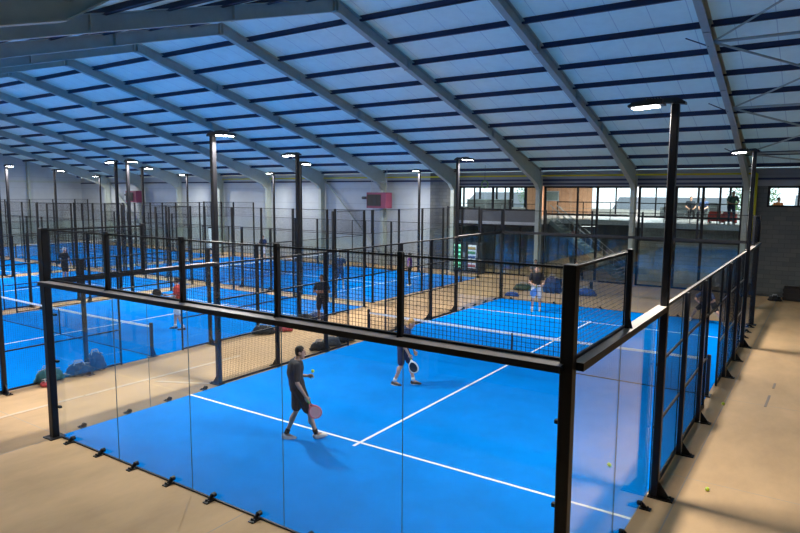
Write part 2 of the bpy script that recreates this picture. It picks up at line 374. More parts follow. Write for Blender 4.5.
# ---------------------------------------------------------------- glazing and the lounge behind it
def window(name, x0, x1, z0, z1, mull, trans, label, solid=None):
    w = MB(); y0, y1 = 28.02, 28.14
    w.box(x0, x0 + .1, y0, y1, z0, z1).box(x1 - .1, x1, y0, y1, z0, z1).box(x0 + .1, x1 - .1, y0, y1, z1 - .1, z1).box(x0 + .1, x1 - .1, y0, y1, z0, z0 + .08)
    o = struct(w.build(name, 'window_frame'), label, 'window')
    for x, za, zb_, ww in mull: MB().box(x - ww / 2, x + ww / 2, y0 + .004, y1 - .004, za, zb_).build('mullion', 'window_frame', o)
    for z, xa, xb, hh in trans: MB().box(xa, xb, y0 + .002, y1 - .002, z - hh / 2, z + hh / 2).build('transom', 'window_frame', o)
    MB().box(x0 + .09, x1 - .09, 28.075, 28.085, z0 + .07, z1 - .09).build('pane', 'window_glass', o)
    return o
window('window_1', -6.62, -1.5, 3.78, 5.17, [(-4.38, 3.86, 5.08, .12), (-3.6, 3.86, 5.08, .05), (-3.26, 3.86, 5.08, .1), (-2.28, 3.86, 5.08, .05), (-5.6, 3.86, 5.08, .05)], [(4.15, -6.5, -1.6, .03)], 'band of upper lounge windows above the vending machines')
wall('wall_back_spandrel', 'spandrel', -6.62, -1.5, YB, YB + .2, 3.12, 3.78, 'dark grey spandrel below the upper lounge windows')
struct(MB().box(-6.62, -1.5, YB - .03, YB + .2, 2.95, 3.12).build('trim_1', 'cladding'), 'pale band under the grey spandrel', 'trim')
window('window_2', -6.62, -1.5, 0, 2.95, [(-5.2, .08, 2.85, .08), (-4.2, .08, 2.85, .06), (-2.6, .08, 2.85, .06)], [], 'dark ground floor glazing behind the vending machines')
window('window_3', -1.2, 3.6, 0, 5.17, [(.70, .08, 5.07, .09), (1.78, .08, 5.07, .11), (2.75, 3.7, 5.07, .05)], [(3.62, -1.1, 3.5, .09), (2.45, -1.1, 3.5, .13), (2.95, .74, 1.74, .07)], 'tall glazed bay in front of the staircase')
window('window_4', 3.9, 8.7, 0, 5.17, [(5.72, .08, 5.07, .12), (6.95, .08, 5.07, .12), (4.75, 3.65, 5.07, .05), (7.7, 3.65, 5.07, .09)], [(3.60, 4.0, 8.6, .10), (2.42, 4.0, 8.6, .13), (3.0, 5.76, 6.9, .07)], 'tall glazed bay with lounge guests, left of the dark block wall')
window('window_5', 9.68, XR, 4.2, 5.17, [(11.4, 4.28, 5.07, .1), (13.2, 4.28, 5.07, .1)], [], 'lounge window high in the dark block wall')
# rooms behind
LF = 3.3
wall('wall_lounge_left', 'lounge_wall', -14.2, -14, 28.2, 38, 0, 5.6, 'lounge side wall on the left')
wall('wall_lounge_right', 'lounge_wall', XR - .2, XR, 28.2, 38, 0, 5.6, 'lounge side wall on the right')
struct(MB().box(-14, XR - .2, 28.2, 38, 5.45, 5.6).build('trim_2', 'lounge_wall'), 'lounge ceiling', 'ceiling')
struct(MB().box(-14, XR - .2, 30.3, 37.8, LF - .28, LF).box(-14, -1.3, 28.2, 30.3, LF - .28, LF).box(3.6, XR - .2, 28.2, 30.3, LF - .28, LF).build('floor_lounge', 'lounge_floor'), 'pale floor of the upstairs lounge', 'floor')
struct(MB().box(-14, XR - .2, 37.8, 38, 0, LF + .45).build('wall_lounge_back', 'lounge_wall'), 'lounge back wall under its windows', 'wall')
struct(MB().box(-14, XR - .2, 37.8, 38, 5.2, 5.45).build('trim_3', 'lounge_wall'), 'lintel over the lounge back windows', 'trim')
struct(MB().box(3.6, XR - .2, 30.1, 30.28, 0, LF - .28).build('wall_lower_room', 'block_inner'), 'grey block wall of the lower room behind the glazing', 'wall')
struct(MB().box(-14, 3.6, 33.0, 33.2, 0, LF - .28).build('wall_lower_back', 'lounge_dark'), 'dark back wall of the lower room', 'wall')
bw = MB()
for k, x in enumerate([-13, -11.6, -10.2, -8.8, -7.5, -6.5, -4.9, -3.3, -1.8, 1.6, 3.4, 5.2, 7.0, 8.8, 10.6, 12.4, 14.2, 16, 17.8]): bw.box(x - .06, x + .06, 37.84, 37.96, LF + .45, 5.2)
struct(bw.build('window_6', 'window_frame'), 'bright windows at the back of the lounge', 'window')
struct(MB().box(-5.2, -1.2, 36.6, 36.8, LF, 5.45).build('wall_lounge_panelling', 'lounge_wood'), 'orange wood panelled wall in the lounge', 'wall')
struct(MB().box(-4.6, -3.5, 33.6, 33.8, LF, 5.45).build('wall_lounge_partition', 'lounge_wood'), 'orange wood partition seen through the left lounge windows', 'wall')
pf = thing('wall_panel', 'teal framed panel hanging on the orange lounge partition', 'picture', (-3.95, 36.55, 4.6))
MB().box(-.5, .5, -.03, .03, -.35, .35).build('frame', 'cladding', pf); MB().box(-.43, .43, -.04, -.031, -.28, .28).build('sheet', 'stair_steel', pf)
# balustrades
def rail_run(name, x0, x1, y, label):
    t = thing(name, label, 'railing', ((x0 + x1) / 2, y, LF)); h = (x1 - x0) / 2
    MB().bar((-h, 0, .98), (h, 0, .98), .06, .05).build('handrail', 'window_frame', t)
    n = max(2, int((x1 - x0) / 1.2) + 1)
    for k in range(n):
        xx = -h + .02 + (2 * h - .04) * k / (n - 1); MB().box(xx - .02, xx + .02, -.02, .02, 0, .96).build('post', 'window_frame', t)
    for z in (.3, .62): MB().bar((-h, 0, z), (h, 0, z), .015).build('wire', 'galvanised', t)
rail_run('balustrade', -1.3, 3.4, 30.4, 'dark lounge railing above the staircase')
rail_run('balustrade', 3.8, 8.8, 28.7, 'dark lounge railing in front of the guests')
# staircase
st = thing('staircase', 'grey-green open staircase behind the middle glazing, falling to the right', 'staircase', (2.8, 29.5, 0))
nst = 18
for k in range(nst):
    z = LF - .18 * (k + 1) + .0; x = -3.9 + .22 * k
    MB().box(x, x + .27, -.45, .45, z - .04, z).build('tread', 'stair_steel', st)
for s in (-.5, .5):
    MB().bar((-4.0, s, LF - .15), (.12, s, .10), .05, .24).build('stringer', 'stair_steel', st)
    MB().bar((-4.0, s, LF + .8), (.05, s, 1.0), .045).build('handrail', 'galvanised', st)
    for k in range(0, nst, 3): MB().bar((-3.85 + .22 * k, s, LF - .18 * (k + 1)), (-3.85 + .22 * k, s, LF - .18 * k + .72), .025).build('baluster', 'galvanised', st)
# lounge furniture
def table_set(x, y, label, red=False):
    t = thing('lounge_table', label, 'table', (x, y, LF))
    MB().tube([(0, 0, .72), (0, 0, .75)], .4, 20).build('tabletop', 'lounge_dark' if not red else 'cloth_red', t)
    MB().tube([(0, 0, .02), (0, 0, .72)], .04).build('stem', 'galvanised', t)
    MB().tube([(0, 0, 0), (0, 0, .025)], .24, 16).build('foot', 'lounge_dark', t)
table_set(4.7, 33.6, 'dark round lounge table left of the two seated guests'); table_set(6.3, 34.4, 'dark round lounge table behind the two seated guests')
table_set(-7.0, 32.4, 'dark round lounge table behind the left upper windows'); table_set(-5.4, 31.6, 'dark round lounge table nearest the orange partition')
def chair(x, y, rz, m, label, grp, z=LF):
    t = thing('lounge_chair', label, 'chair', (x, y, z), rz, grp)
    MB().box(-.24, .24, -.24, .24, .42, .48).build('seat', m, t)
    MB().box(-.24, .24, -.28, -.23, .48, .9).build('backrest', m, t)
    for a, b in ((-.2, -.2), (.2, -.2), (.2, .2), (-.2, .2)): MB().tube([(a, b, .42), (a * 1.1, b * 1.1, 0)], .018, 6).build('leg', 'galvanised', t)
chair(5.55, 33.2, PI * .9, 'lounge_dark', 'dark lounge chair under the left seated guest', 'lounge chairs')
chair(6.25, 33.1, PI * 1.1, 'lounge_dark', 'dark lounge chair under the right seated guest', 'lounge chairs')
for x, l in ((7.35, 'left'), (8.0, 'right')):
    t = thing('armchair', 'low red armchair behind the railing, the %s one of the pair' % l, 'armchair', (x, 29.5, LF), 0, 'red lounge armchairs')
    MB().box(-.27, .27, -.25, .25, .12, .38).build('seat', 'cloth_red', t); MB().box(-.27, .27, -.31, -.25, .12, .62).build('backrest', 'cloth_red', t)
    for s in (-1, 1): MB().box(s * .27, s * .31, -.3, .25, .05, .5).build('armrest', 'cloth_red', t)
    for a, b in ((-.22, -.2), (.22, -.2), (.22, .2), (-.22, .2)): MB().box(a - .02, a + .02, b - .02, b + .02, 0, .12).build('leg', 'lounge_dark', t)
t = thing('sofa', 'long dark lounge sofa under the back windows of the glazing on the right', 'sofa', (4.9, 36.9, LF))
MB().box(-1.5, 1.5, -.4, .4, .12, .45).build('seat', 'lounge_dark', t); MB().box(-1.5, 1.5, .25, .45, .45, .95).build('backrest', 'lounge_dark', t)
for s in (-1, 1): MB().box(s * 1.5, s * 1.68, -.4, .45, .05, .65).build('armrest', 'lounge_dark', t)
t = thing('bar_counter', 'dark bar counter behind the left upper windows', 'counter', (-7.2, 34.6, LF))
MB().box(-2.2, 1.0, -.3, .3, 0, 1.0).build('front', 'lounge_dark', t); MB().box(-2.25, 1.05, -.36, .34, 1.0, 1.05).build('top', 'stair_steel', t)
for k, (x, y) in enumerate(((-8, 32), (-1, 33.5), (2.6, 34.5), (6.5, 32.5), (11, 33))):
    t = thing('ceiling_light', 'flat square lounge ceiling light, %s from the left' % ords[k], 'ceiling light', (x, y, 5.4))
    MB().box(-.34, .34, -.34, .34, 0, .05).build('frame', 'window_frame', t); MB().box(-.3, .3, -.3, .3, -.015, 0).build('diffuser', 'lounge_lens', t)
    ld = bpy.data.lights.new('lounge_light', 'AREA'); ld.size = .6; ld.energy = 110; ld.color = (1, .93, .84)
    lo = bpy.data.objects.new('lounge_light', ld); COL.objects.link(lo); lo.parent = t; lo.location = (0, 0, -.03)
for k, x in enumerate((-5.0, 1.0)):
    t = thing('ceiling_light', 'flat square light under the lounge floor, %s of two' % ('left', 'right')[k], 'ceiling light', (x, 29.2, LF - .34))
    MB().box(-.34, .34, -.34, .34, 0, .05).build('frame', 'window_frame', t); MB().box(-.3, .3, -.3, .3, -.015, 0).build('diffuser', 'lounge_lens', t)
    ld = bpy.data.lights.new('lounge_light', 'AREA'); ld.size = .6; ld.energy = 12; ld.color = (1, .95, .88)
    lo = bpy.data.objects.new('lounge_light', ld); COL.objects.link(lo); lo.parent = t; lo.location = (0, 0, -.03)
# outside
struct(MB().box(-80, 60, 38.4, 120, -.4, -.2).build('ground', 'ground_out'), 'open ground outside the building', 'ground')
for i, (x, w_, h_) in enumerate(((-30, 9, 5.2), (-5, 14, 4.6), (14, 10, 5.0))):
    t = thing('far_building', 'low grey building outside the lounge windows, %s' % ('leftmost', 'middle one', 'rightmost')[i], 'building', (x, 85, -.2))
    MB().box(-w_ / 2, w_ / 2, -3, 3, 0, h_ * .65).build('wall', 'far_wall', t)
    MB().prism([(-3.4, h_ * .65), (3.4, h_ * .65), (0, h_)], -w_ / 2 - .3, w_ / 2 + .3).build('roof', 'far_roof', t)
    for k in range(4): MB().box(-w_ / 2 + 1 + k * w_ / 4.6, -w_ / 2 + 2 + k * w_ / 4.6, -3.05, -2.95, 1, 2.2).build('window', 'cladding', t)
def tree(x, y, h, label):
    t = thing('tree', label, 'tree', (x, y, -.2))
    tr = MB().tube([(0, 0, 0), (.05, 0, h * .4), (.0, .1, h * .75)], [.14, .1, .04]); 
    for k in range(6):
        a = k * 1.05; tr.tube([(0, 0, h * (.35 + .05 * k)), (math.cos(a) * h * .2, math.sin(a) * h * .2, h * (.6 + .05 * k))], [.05, .015], 6)
    tr.build('trunk', 'bark', t)
    f = MB(); rnd = random.Random(int(x * 10))
    for k in range(1500):
        u = V((rnd.gauss(0, 1), rnd.gauss(0, 1), rnd.gauss(0, 1))).normalized() * (rnd.random() ** .4)
        c = V((u.x * h * .28, u.y * h * .28, h * .7 + u.z * h * .3)); a = V((rnd.uniform(-1, 1), rnd.uniform(-1, 1), rnd.uniform(-1, 1))).normalized() * .10; b = a.orthogonal().normalized() * .05
        f.add([c - a, c + b, c + a, c - b], [(0, 1, 2, 3)])
    o = f.build('foliage', 'foliage', t); tag(o, kind='stuff')
tree(7.2, 50, 6.6, 'small leafy tree outside the right lounge windows'); tree(-9.8, 55, 7, 'leafy tree outside the left upper lounge windows'); tree(-15.5, 62, 8, 'taller leafy tree outside the upper windows near the vending machines')

# ---------------------------------------------------------------- padel courts
def wire_mesh(w, h, st=.05, r=.0019):
    """welded mesh in the x-z plane, starting at the origin"""
    b = MB(); n = round(w / st); m = round(h / st)
    for i in range(n + 1): b.box(w * i / n - r, w * i / n + r, -r, r, 0, h)
    for j in range(m + 1): b.box(0, w, r, 3 * r, h * j / m - r, h * j / m + r)
    # the frame bars of the panel
    for x in (.012, w - .012): b.box(x - .008, x + .008, -.008, .008, 0, h)
    return b.mesh('mesh_panel', 'mesh_wire')
WM = {k: wire_mesh(*k) for k in ((2, 1), (2, 3), (1, 3), (2, .9))}
def glass(w, h): return MB().box(.002, w - .002, -.006, .006, .02, h).mesh('glass_panel', 'court_glass')
GL = glass(2, 2.96)
def clamp_mesh():
    b = MB(); b.box(-.05, .05, -.17, -.008, 0, .016)
    b.prism([(-.13, .016), (-.03, .016), (-.012, .10), (-.035, .11)], -.011, .011)
    b.tube([(0, -.035, .075), (0, .03, .075)], .038, 12).tube([(-.03, -.12, .016), (-.03, -.12, .04)], .014, 8).tube([(.03, -.12, .016), (.03, -.12, .04)], .014, 8)
    return b.mesh('glass_clamp', 'cage_steel')
CL = clamp_mesh()
def post_mesh(h, w=.10, d=.08): return MB().cham(-w / 2, w / 2, -d / 2, d / 2, 0, h, .008).mesh('post', 'cage_steel')
PM = {h: post_mesh(h) for h in (3.0, 2.1)}; PM4 = MB().cham(-.035, .035, -.03, .03, 0, 1.02, .006).box(-.04, .04, -.07, .05, 0, .015).prism([(-.07, .015), (-.03, .015), (-.03, .16)], -.008, .008).mesh('mesh_post', 'cage_steel')
THIN = post_mesh(3.0, .045, .045)
FOOT = MB().box(-.07, .07, -.10, .26, 0, .018).prism([(.055, .018), (.22, .018), (.055, .24)], -.008, .008).tube([(-.04, .2, .018), (-.04, .2, .04)], .014, 8).tube([(.04, .2, .018), (.04, .2, .04)], .014, 8).mesh('base_plate', 'cage_steel')
CORNER = MB().cham(-.066, .066, -.066, .066, 0, 4.04, .01).box(-.15, .15, -.15, .15, 0, .02).mesh('corner_post', 'cage_steel')
HOLD = MB().box(-.025, .025, -.05, .05, -.02, .02).mesh('glass_holder', 'cage_steel')

def make_cage(label, fine=True):
    t = thing('padel_cage', label, 'court enclosure')
    for sx in (0, 1):
        for sy in (0, 1):
            X, Y = (-.025 if sx == 0 else 10.025), (-.075 if sy == 0 else 20.075)
            c = put('corner_post', CORNER, t, (X, Y, 0))
            for z in (.6, 1.5, 2.4): put('glass_holder', HOLD, c, ((.09 if sx == 0 else -.09), (.075 if sy == 0 else -.075), z), (0, 0, PI / 2))
    for sy in (0, 1):                       # the two glass ends
        y = 0 if sy == 0 else 20; out = -1 if sy == 0 else 1
        bm_ = MB().box(-.005, 10.005, y + out * .006, y + out * .24, 2.975, 3.05); bm_.build('top_beam', 'beam_steel', t)
        MB().box(0, 10, y - .016, y + .016, .0, .022).build('bottom_channel', 'cage_steel', t)
        MB().bar((0, y + out * .02, 4.0), (10, y + out * .02, 4.0), .026, .022).build('mesh_rail', 'cage_steel', t)
        MB().bar((0, y + out * .03, 3.065), (10, y + out * .03, 3.065), .03, .03).build('mesh_rail', 'cage_steel', t)
        for k in range(1, 5): MB().box(2 * k - .0018, 2 * k + .0018, y - .007, y + .007, .022, 2.96).build('joint', 'joint', t)
        for k in range(5):
            put('glass_panel', GL, t, (2 * k, y, 0)); put('mesh_panel', WM[(2, 1)], t, (2 * k, y + out * .02, 3.03))
            if k: put('mesh_post', PM4, t, (2 * k, y + out * .065, 3.03), (0, 0, 0 if sy == 0 else PI))
            for d in (.5, 1.5):
                if fine: put('glass_clamp', CL, t, (2 * k + d, y, 0), (0, 0, 0 if sy == 0 else PI))
    for sx in (0, 1):                       # the two long sides
        x = 0 if sx == 0 else 10; out = -1 if sx == 0 else 1; rz = -PI / 2 if sx == 0 else PI / 2
        for e in (0, 1):
            ya, yb = (0, 4) if e == 0 else (16, 20)
            MB().box(x + out * .012, x + out * .16, ya + .0, yb, 2.965, 3.05).build('top_beam', 'beam_steel', t)
            for k in range(2):
                put('glass_panel', GL, t, (x, ya + 2 * k, 0), (0, 0, PI / 2))
                for d in (.5, 1.5):
                    if fine: put('glass_clamp', CL, t, (x, ya + 2 * k + d, 0), (0, 0, rz))
            MB().box(x - .007, x + .007, ya + 1.998, ya + 2.002, .022, 2.96).build('joint', 'joint', t)
            yw = 0 if e == 0 else 18
            put('mesh_panel', WM[(2, 1)], t, (x + out * .02, yw, 3.03), (0, 0, PI / 2))
            put('mesh_post', PM4, t, (x + out * .065, 2 if e == 0 else 18, 3.03), (0, 0, rz))
            MB().bar((x + out * .02, yw, 4.0), (x + out * .02, yw + 2, 4.0), .035, .03).build('mesh_rail', 'cage_steel', t)
            MB().bar((x + out * .03, yw, 3.065), (x + out * .03, yw + 2, 3.065), .03, .03).build('mesh_rail', 'cage_steel', t)
        for y in (6, 8, 12, 14):
            p = put('post', PM[3.0], t, (x + out * .10, y, 0), (0, 0, PI / 2)); put('base_plate', FOOT, p, (0, 0, 0), (0, 0, 0 if sx == 1 else PI)).rotation_euler = (0, 0, PI if sx == 1 else 0)
        for y in (9, 11): put('gate_post', THIN, t, (x + out * .05, y, 0))
        xm = x + out * .03
        for a, w in ((4, 2), (6, 2), (12, 2), (14, 2), (8, 1), (11, 1)): put('mesh_panel', WM[(w, 3)], t, (xm, a, .02), (0, 0, PI / 2))
        put('mesh_panel', WM[(2, .9)], t, (xm, 9, 2.1), (0, 0, PI / 2))
        xr = x + out * .06
        MB().bar((xr, 4, 3.0), (xr, 16, 3.0), .05, .04).build('side_rail', 'beam_steel', t)
        for a, b in ((4, 9), (11, 16)):
            for z in (1.12, 2.12): MB().bar((xr - out * .01, a, z), (xr - out * .01, b, z), .03, .04).build('side_rail', 'beam_steel', t)
            MB().bar((xr - out * .01, a, .05), (xr - out * .01, b, .05), .03, .05).build('side_rail', 'cage_steel', t)
        MB().bar((xr - out * .01, 9, 2.1), (xr - out * .01, 11, 2.1), .03, .04).build('gate_lintel', 'cage_steel', t)
    return t
P4 = MB().cham(-.04, .04, -.04, .04, 0, 4.02, .006).box(-.08, .08, -.08, .08, 0, .016).mesh('post', 'cage_steel')
FM = {k: wire_mesh(*k, .05, .0013) for k in ((2, 1), (2, 3), (1, 3), (2, .9))}
def make_framed_cage(label):
    """the other courts: slim posts every two metres up to four metres, glass between them, no heavy beam"""
    t = thing('padel_cage', label, 'court enclosure')
    for sy in (0, 1):
        y = 0 if sy == 0 else 20; out = -1 if sy == 0 else 1
        for k in range(6): put('post', P4, t, (2 * k, y + out * .05, 0))
        for z in (3.0, 4.0): MB().bar((0, y + out * .04, z), (10, y + out * .04, z), .025, .02).build('rail', 'cage_steel', t)
        for k in range(5): put('glass_panel', GL, t, (2 * k, y, 0)); put('mesh_panel', FM[(2, 1)], t, (2 * k, y + out * .02, 3.0))
    for sx in (0, 1):
        x = 0 if sx == 0 else 10; out = -1 if sx == 0 else 1
        for e in (0, 1):
            ya, yb = (0, 4) if e == 0 else (16, 20); yw = 0 if e == 0 else 18
            for k in range(2): put('glass_panel', GL, t, (x, ya + 2 * k, 0), (0, 0, PI / 2))
            put('post', P4, t, (x + out * .05, 2 if e == 0 else 18, 0))
            put('mesh_panel', FM[(2, 1)], t, (x + out * .02, yw, 3.0), (0, 0, PI / 2))
            MB().bar((x + out * .04, ya, 3.0), (x + out * .04, yb, 3.0), .025, .02).build('rail', 'cage_steel', t)
            MB().bar((x + out * .04, yw, 4.0), (x + out * .04, yw + 2, 4.0), .025, .02).build('rail', 'cage_steel', t)
        for y in (6, 8, 12, 14):
            p = put('post', PM[3.0], t, (x + out * .10, y, 0), (0, 0, PI / 2)); put('base_plate', FOOT, p, (0, 0, 0), (0, 0, PI if sx == 1 else 0))
        for y in (9, 11): put('gate_post', THIN, t, (x + out * .05, y, 0))
        xm = x + out * .03
        for a, w in ((4, 2), (6, 2), (12, 2), (14, 2), (8, 1), (11, 1)): put('mesh_panel', FM[(w, 3)], t, (xm, a, .02), (0, 0, PI / 2))
        put('mesh_panel', FM[(2, .9)], t, (xm, 9, 2.1), (0, 0, PI / 2))
        xr = x + out * .05
        MB().bar((xr, 4, 3.0), (xr, 16, 3.0), .035, .025).build('rail', 'cage_steel', t)
        for a, b in ((4, 9), (11, 16)):
            for z in (.98, .05): MB().bar((xr, a, z), (xr, b, z), .025, .035).build('rail', 'cage_steel', t)
        MB().bar((xr, 9, 2.1), (xr, 11, 2.1), .03, .035).build('gate_lintel', 'cage_steel', t)
    return t
def make_turf(label):
    o = tag(MB().box(0.012, 9.988, 0.012, 19.988, 0, .014).build('court_turf', 'turf'), label, 'court surface')
    for y in (3.05, 16.95): MB().box(.012, 9.988, y - .03, y + .03, .0142, .017).build('court_line', 'line_paint', o)
    MB().box(4.97, 5.03, 2.85, 17.15, .0144, .0173).build('court_line', 'line_paint', o)
    return o
def make_net(label):
    t = thing('padel_net', label, 'net', (5, 10, 0))
    zt = lambda x: .88 + .04 * (x / 5) ** 2
    for s in (-1, 1):
        p = MB().cham(s * 4.99 - .04, s * 4.99 + .04, -.04, .04, .0, 1.0, .008).build('net_post', 'cage_steel', t)
        MB().box(s * 4.99 - .09, s * 4.99 + .09, -.14, .14, .014, .03).prism([(.04, .03), (.13, .03), (.04, .3)], s * 4.99 - .008, s * 4.99 + .008).build('base_plate', 'cage_steel', p)
    b = MB(); n = 220
    for i in range(n + 1):
        x = -4.95 + 9.9 * i / n; b.box(x - .0016, x + .0016, -.0016, .0016, .02, zt(x) - .03)
    for j in range(19): b.bar((-4.95, .003, .02 + j * .047), (4.95, .003, .02 + j * .047), .003)
    b.build('net_mesh', 'net_black', t)
    tb = MB(); m = 24
    for i in range(m):
        xa, xb = -4.95 + 9.9 * i / m, -4.95 + 9.9 * (i + 1) / m
        tb.prism([(xa, zt(xa) - .055), (xb, zt(xb) - .055), (xb, zt(xb)), (xa, zt(xa))], -.012, .012, 'y')
    tb.build('top_band', 'net_band', t)
    MB().box(-4.95, 4.95, -.008, .008, .015, .035).build('bottom_cord', 'net_black', t)
    MB().box(-.025, .025, -.014, .014, .014, .87).build('centre_strap', 'net_black', t)
    return t
def make_lamp(label):
    """tall square pole carrying one LED floodlight head that reaches along +x"""
    t = thing('floodlight_pole', label, 'floodlight', (0, 0, 0), 0, 'court floodlight poles')
    MB().cham(-.055, .055, -.06, .06, 0, 6.05, .01).build('pole', 'cage_steel', t)
    b = MB(); b.box(-.28, .09, -.09, .09, 0, .02).prism([(-.055, .02), (-.23, .02), (-.055, .27)], -.009, .009, 'y').box(-.24, -.2, -.06, -.02, .02, .045).box(-.24, -.2, .02, .06, .02, .045)
    b.build('base_plate', 'cage_steel', t)
    a = MB(); a.prism([(-.14, 6.03), (.16, 6.07), (.16, 6.13), (-.02, 6.14), (-.14, 6.07)], -.07, .07, 'y').tube([(.16, 0, 6.08), (.24, 0, 6.08)], .035, 10)
    a.build('bracket', 'lamp_body', t)
    h = MB(); h.prism([(.16, 6.045), (.64, 6.02), (.66, 6.05), (.60, 6.09), (.36, 6.13), (.16, 6.12)], -.14, .14, 'y')
    for k in range(6): h.box(.20 + k * .04, .212 + k * .04, -.11, .11, 6.11, 6.145)
    hd = h.build('lamp_head', 'lamp_body', t)
    l = MB().add([(.24, -.12, 6.034), (.60, -.12, 6.014), (.60, .12, 6.014), (.24, .12, 6.034), (.24, -.12, 6.026), (.60, -.12, 6.006), (.60, .12, 6.006), (.24, .12, 6.026)],
                 [(0, 1, 2, 3), (7, 6, 5, 4), (0, 4, 5, 1), (1, 5, 6, 2), (2, 6, 7, 3), (3, 7, 4, 0)]).build('lens', 'lamp_lens', hd)
    ld = bpy.data.lights.new('lamp_light', 'AREA'); ld.shape = 'RECTANGLE'; ld.size = .26; ld.size_y = .18; ld.energy = LAMP_W; ld.color = (1.0, .95, .88)
    lo = bpy.data.objects.new('lamp_light', ld); COL.objects.link(lo); lo.parent = t; lo.location = (.42, 0, 6.0); lo.rotation_euler = (0, math.radians(-14), 0)
    return t
LAMP_W = 420
cage0 = make_cage('cage'); cage1 = make_framed_cage('cage')
turf0 = make_turf('turf'); net0 = make_net('net'); lamp0 = make_lamp('lamp')
COURTS = [  # name, transform of the local court frame, which lamps
    ('foreground court', (0, 0), 0), ('court left of the foreground one', (-13.75, -5.35), 0), ('second court to the left', (-24.85, -5.35), 0),
    ('leftmost court', (-36.1, -5.35), 0), ('far court beside the back wall', (-4.1, 15.7), PI / 2), ('far left court by the gable wall', (-25.5, 15.7), PI / 2)]
lamp_words = [('near left', 0, 4), ('near right', 1, 4), ('far left', 0, 16), ('far right', 1, 16)]
lamp_words_turned = [('front right', 0, 4), ('back right', 1, 4), ('front left', 0, 16), ('back left', 1, 16)]
for i, (nm, (ox, oy), rz) in enumerate(COURTS):
    c, s = math.cos(rz), math.sin(rz)
    W = lambda x, y: (ox + c * x - s * y, oy + s * x + c * y, 0)
    def place(o, x, y):
        o.location = W(x, y); o.rotation_euler = (0, 0, rz); return o
    cg = place((cage0, cage1)[i] if i < 2 else copy_tree(cage1), 0, 0); tag(cg, 'black steel and glass enclosure of the %s' % nm, 'court enclosure', 'padel enclosures')
    tf = place(turf0 if i == 0 else copy_tree(turf0), 0, 0); tag(tf, 'bright blue turf with white lines of the %s' % nm, 'court surface', 'blue court surfaces')
    nt_ = place(net0 if i == 0 else copy_tree(net0), 5, 10); tag(nt_, 'black net with white band on the %s' % nm, 'net', 'padel nets')
    for j, (wd, sx, y) in enumerate(lamp_words if rz == 0 else lamp_words_turned):
        lp = lamp0 if (i == 0 and j == 0) else copy_tree(lamp0)
        lp.location = W(-.11 if sx == 0 else 10.11, y); lp.rotation_euler = (0, 0, rz + (0 if sx == 0 else PI))
        tag(lp, 'black floodlight pole at the %s of the %s' % (wd, nm), 'floodlight')

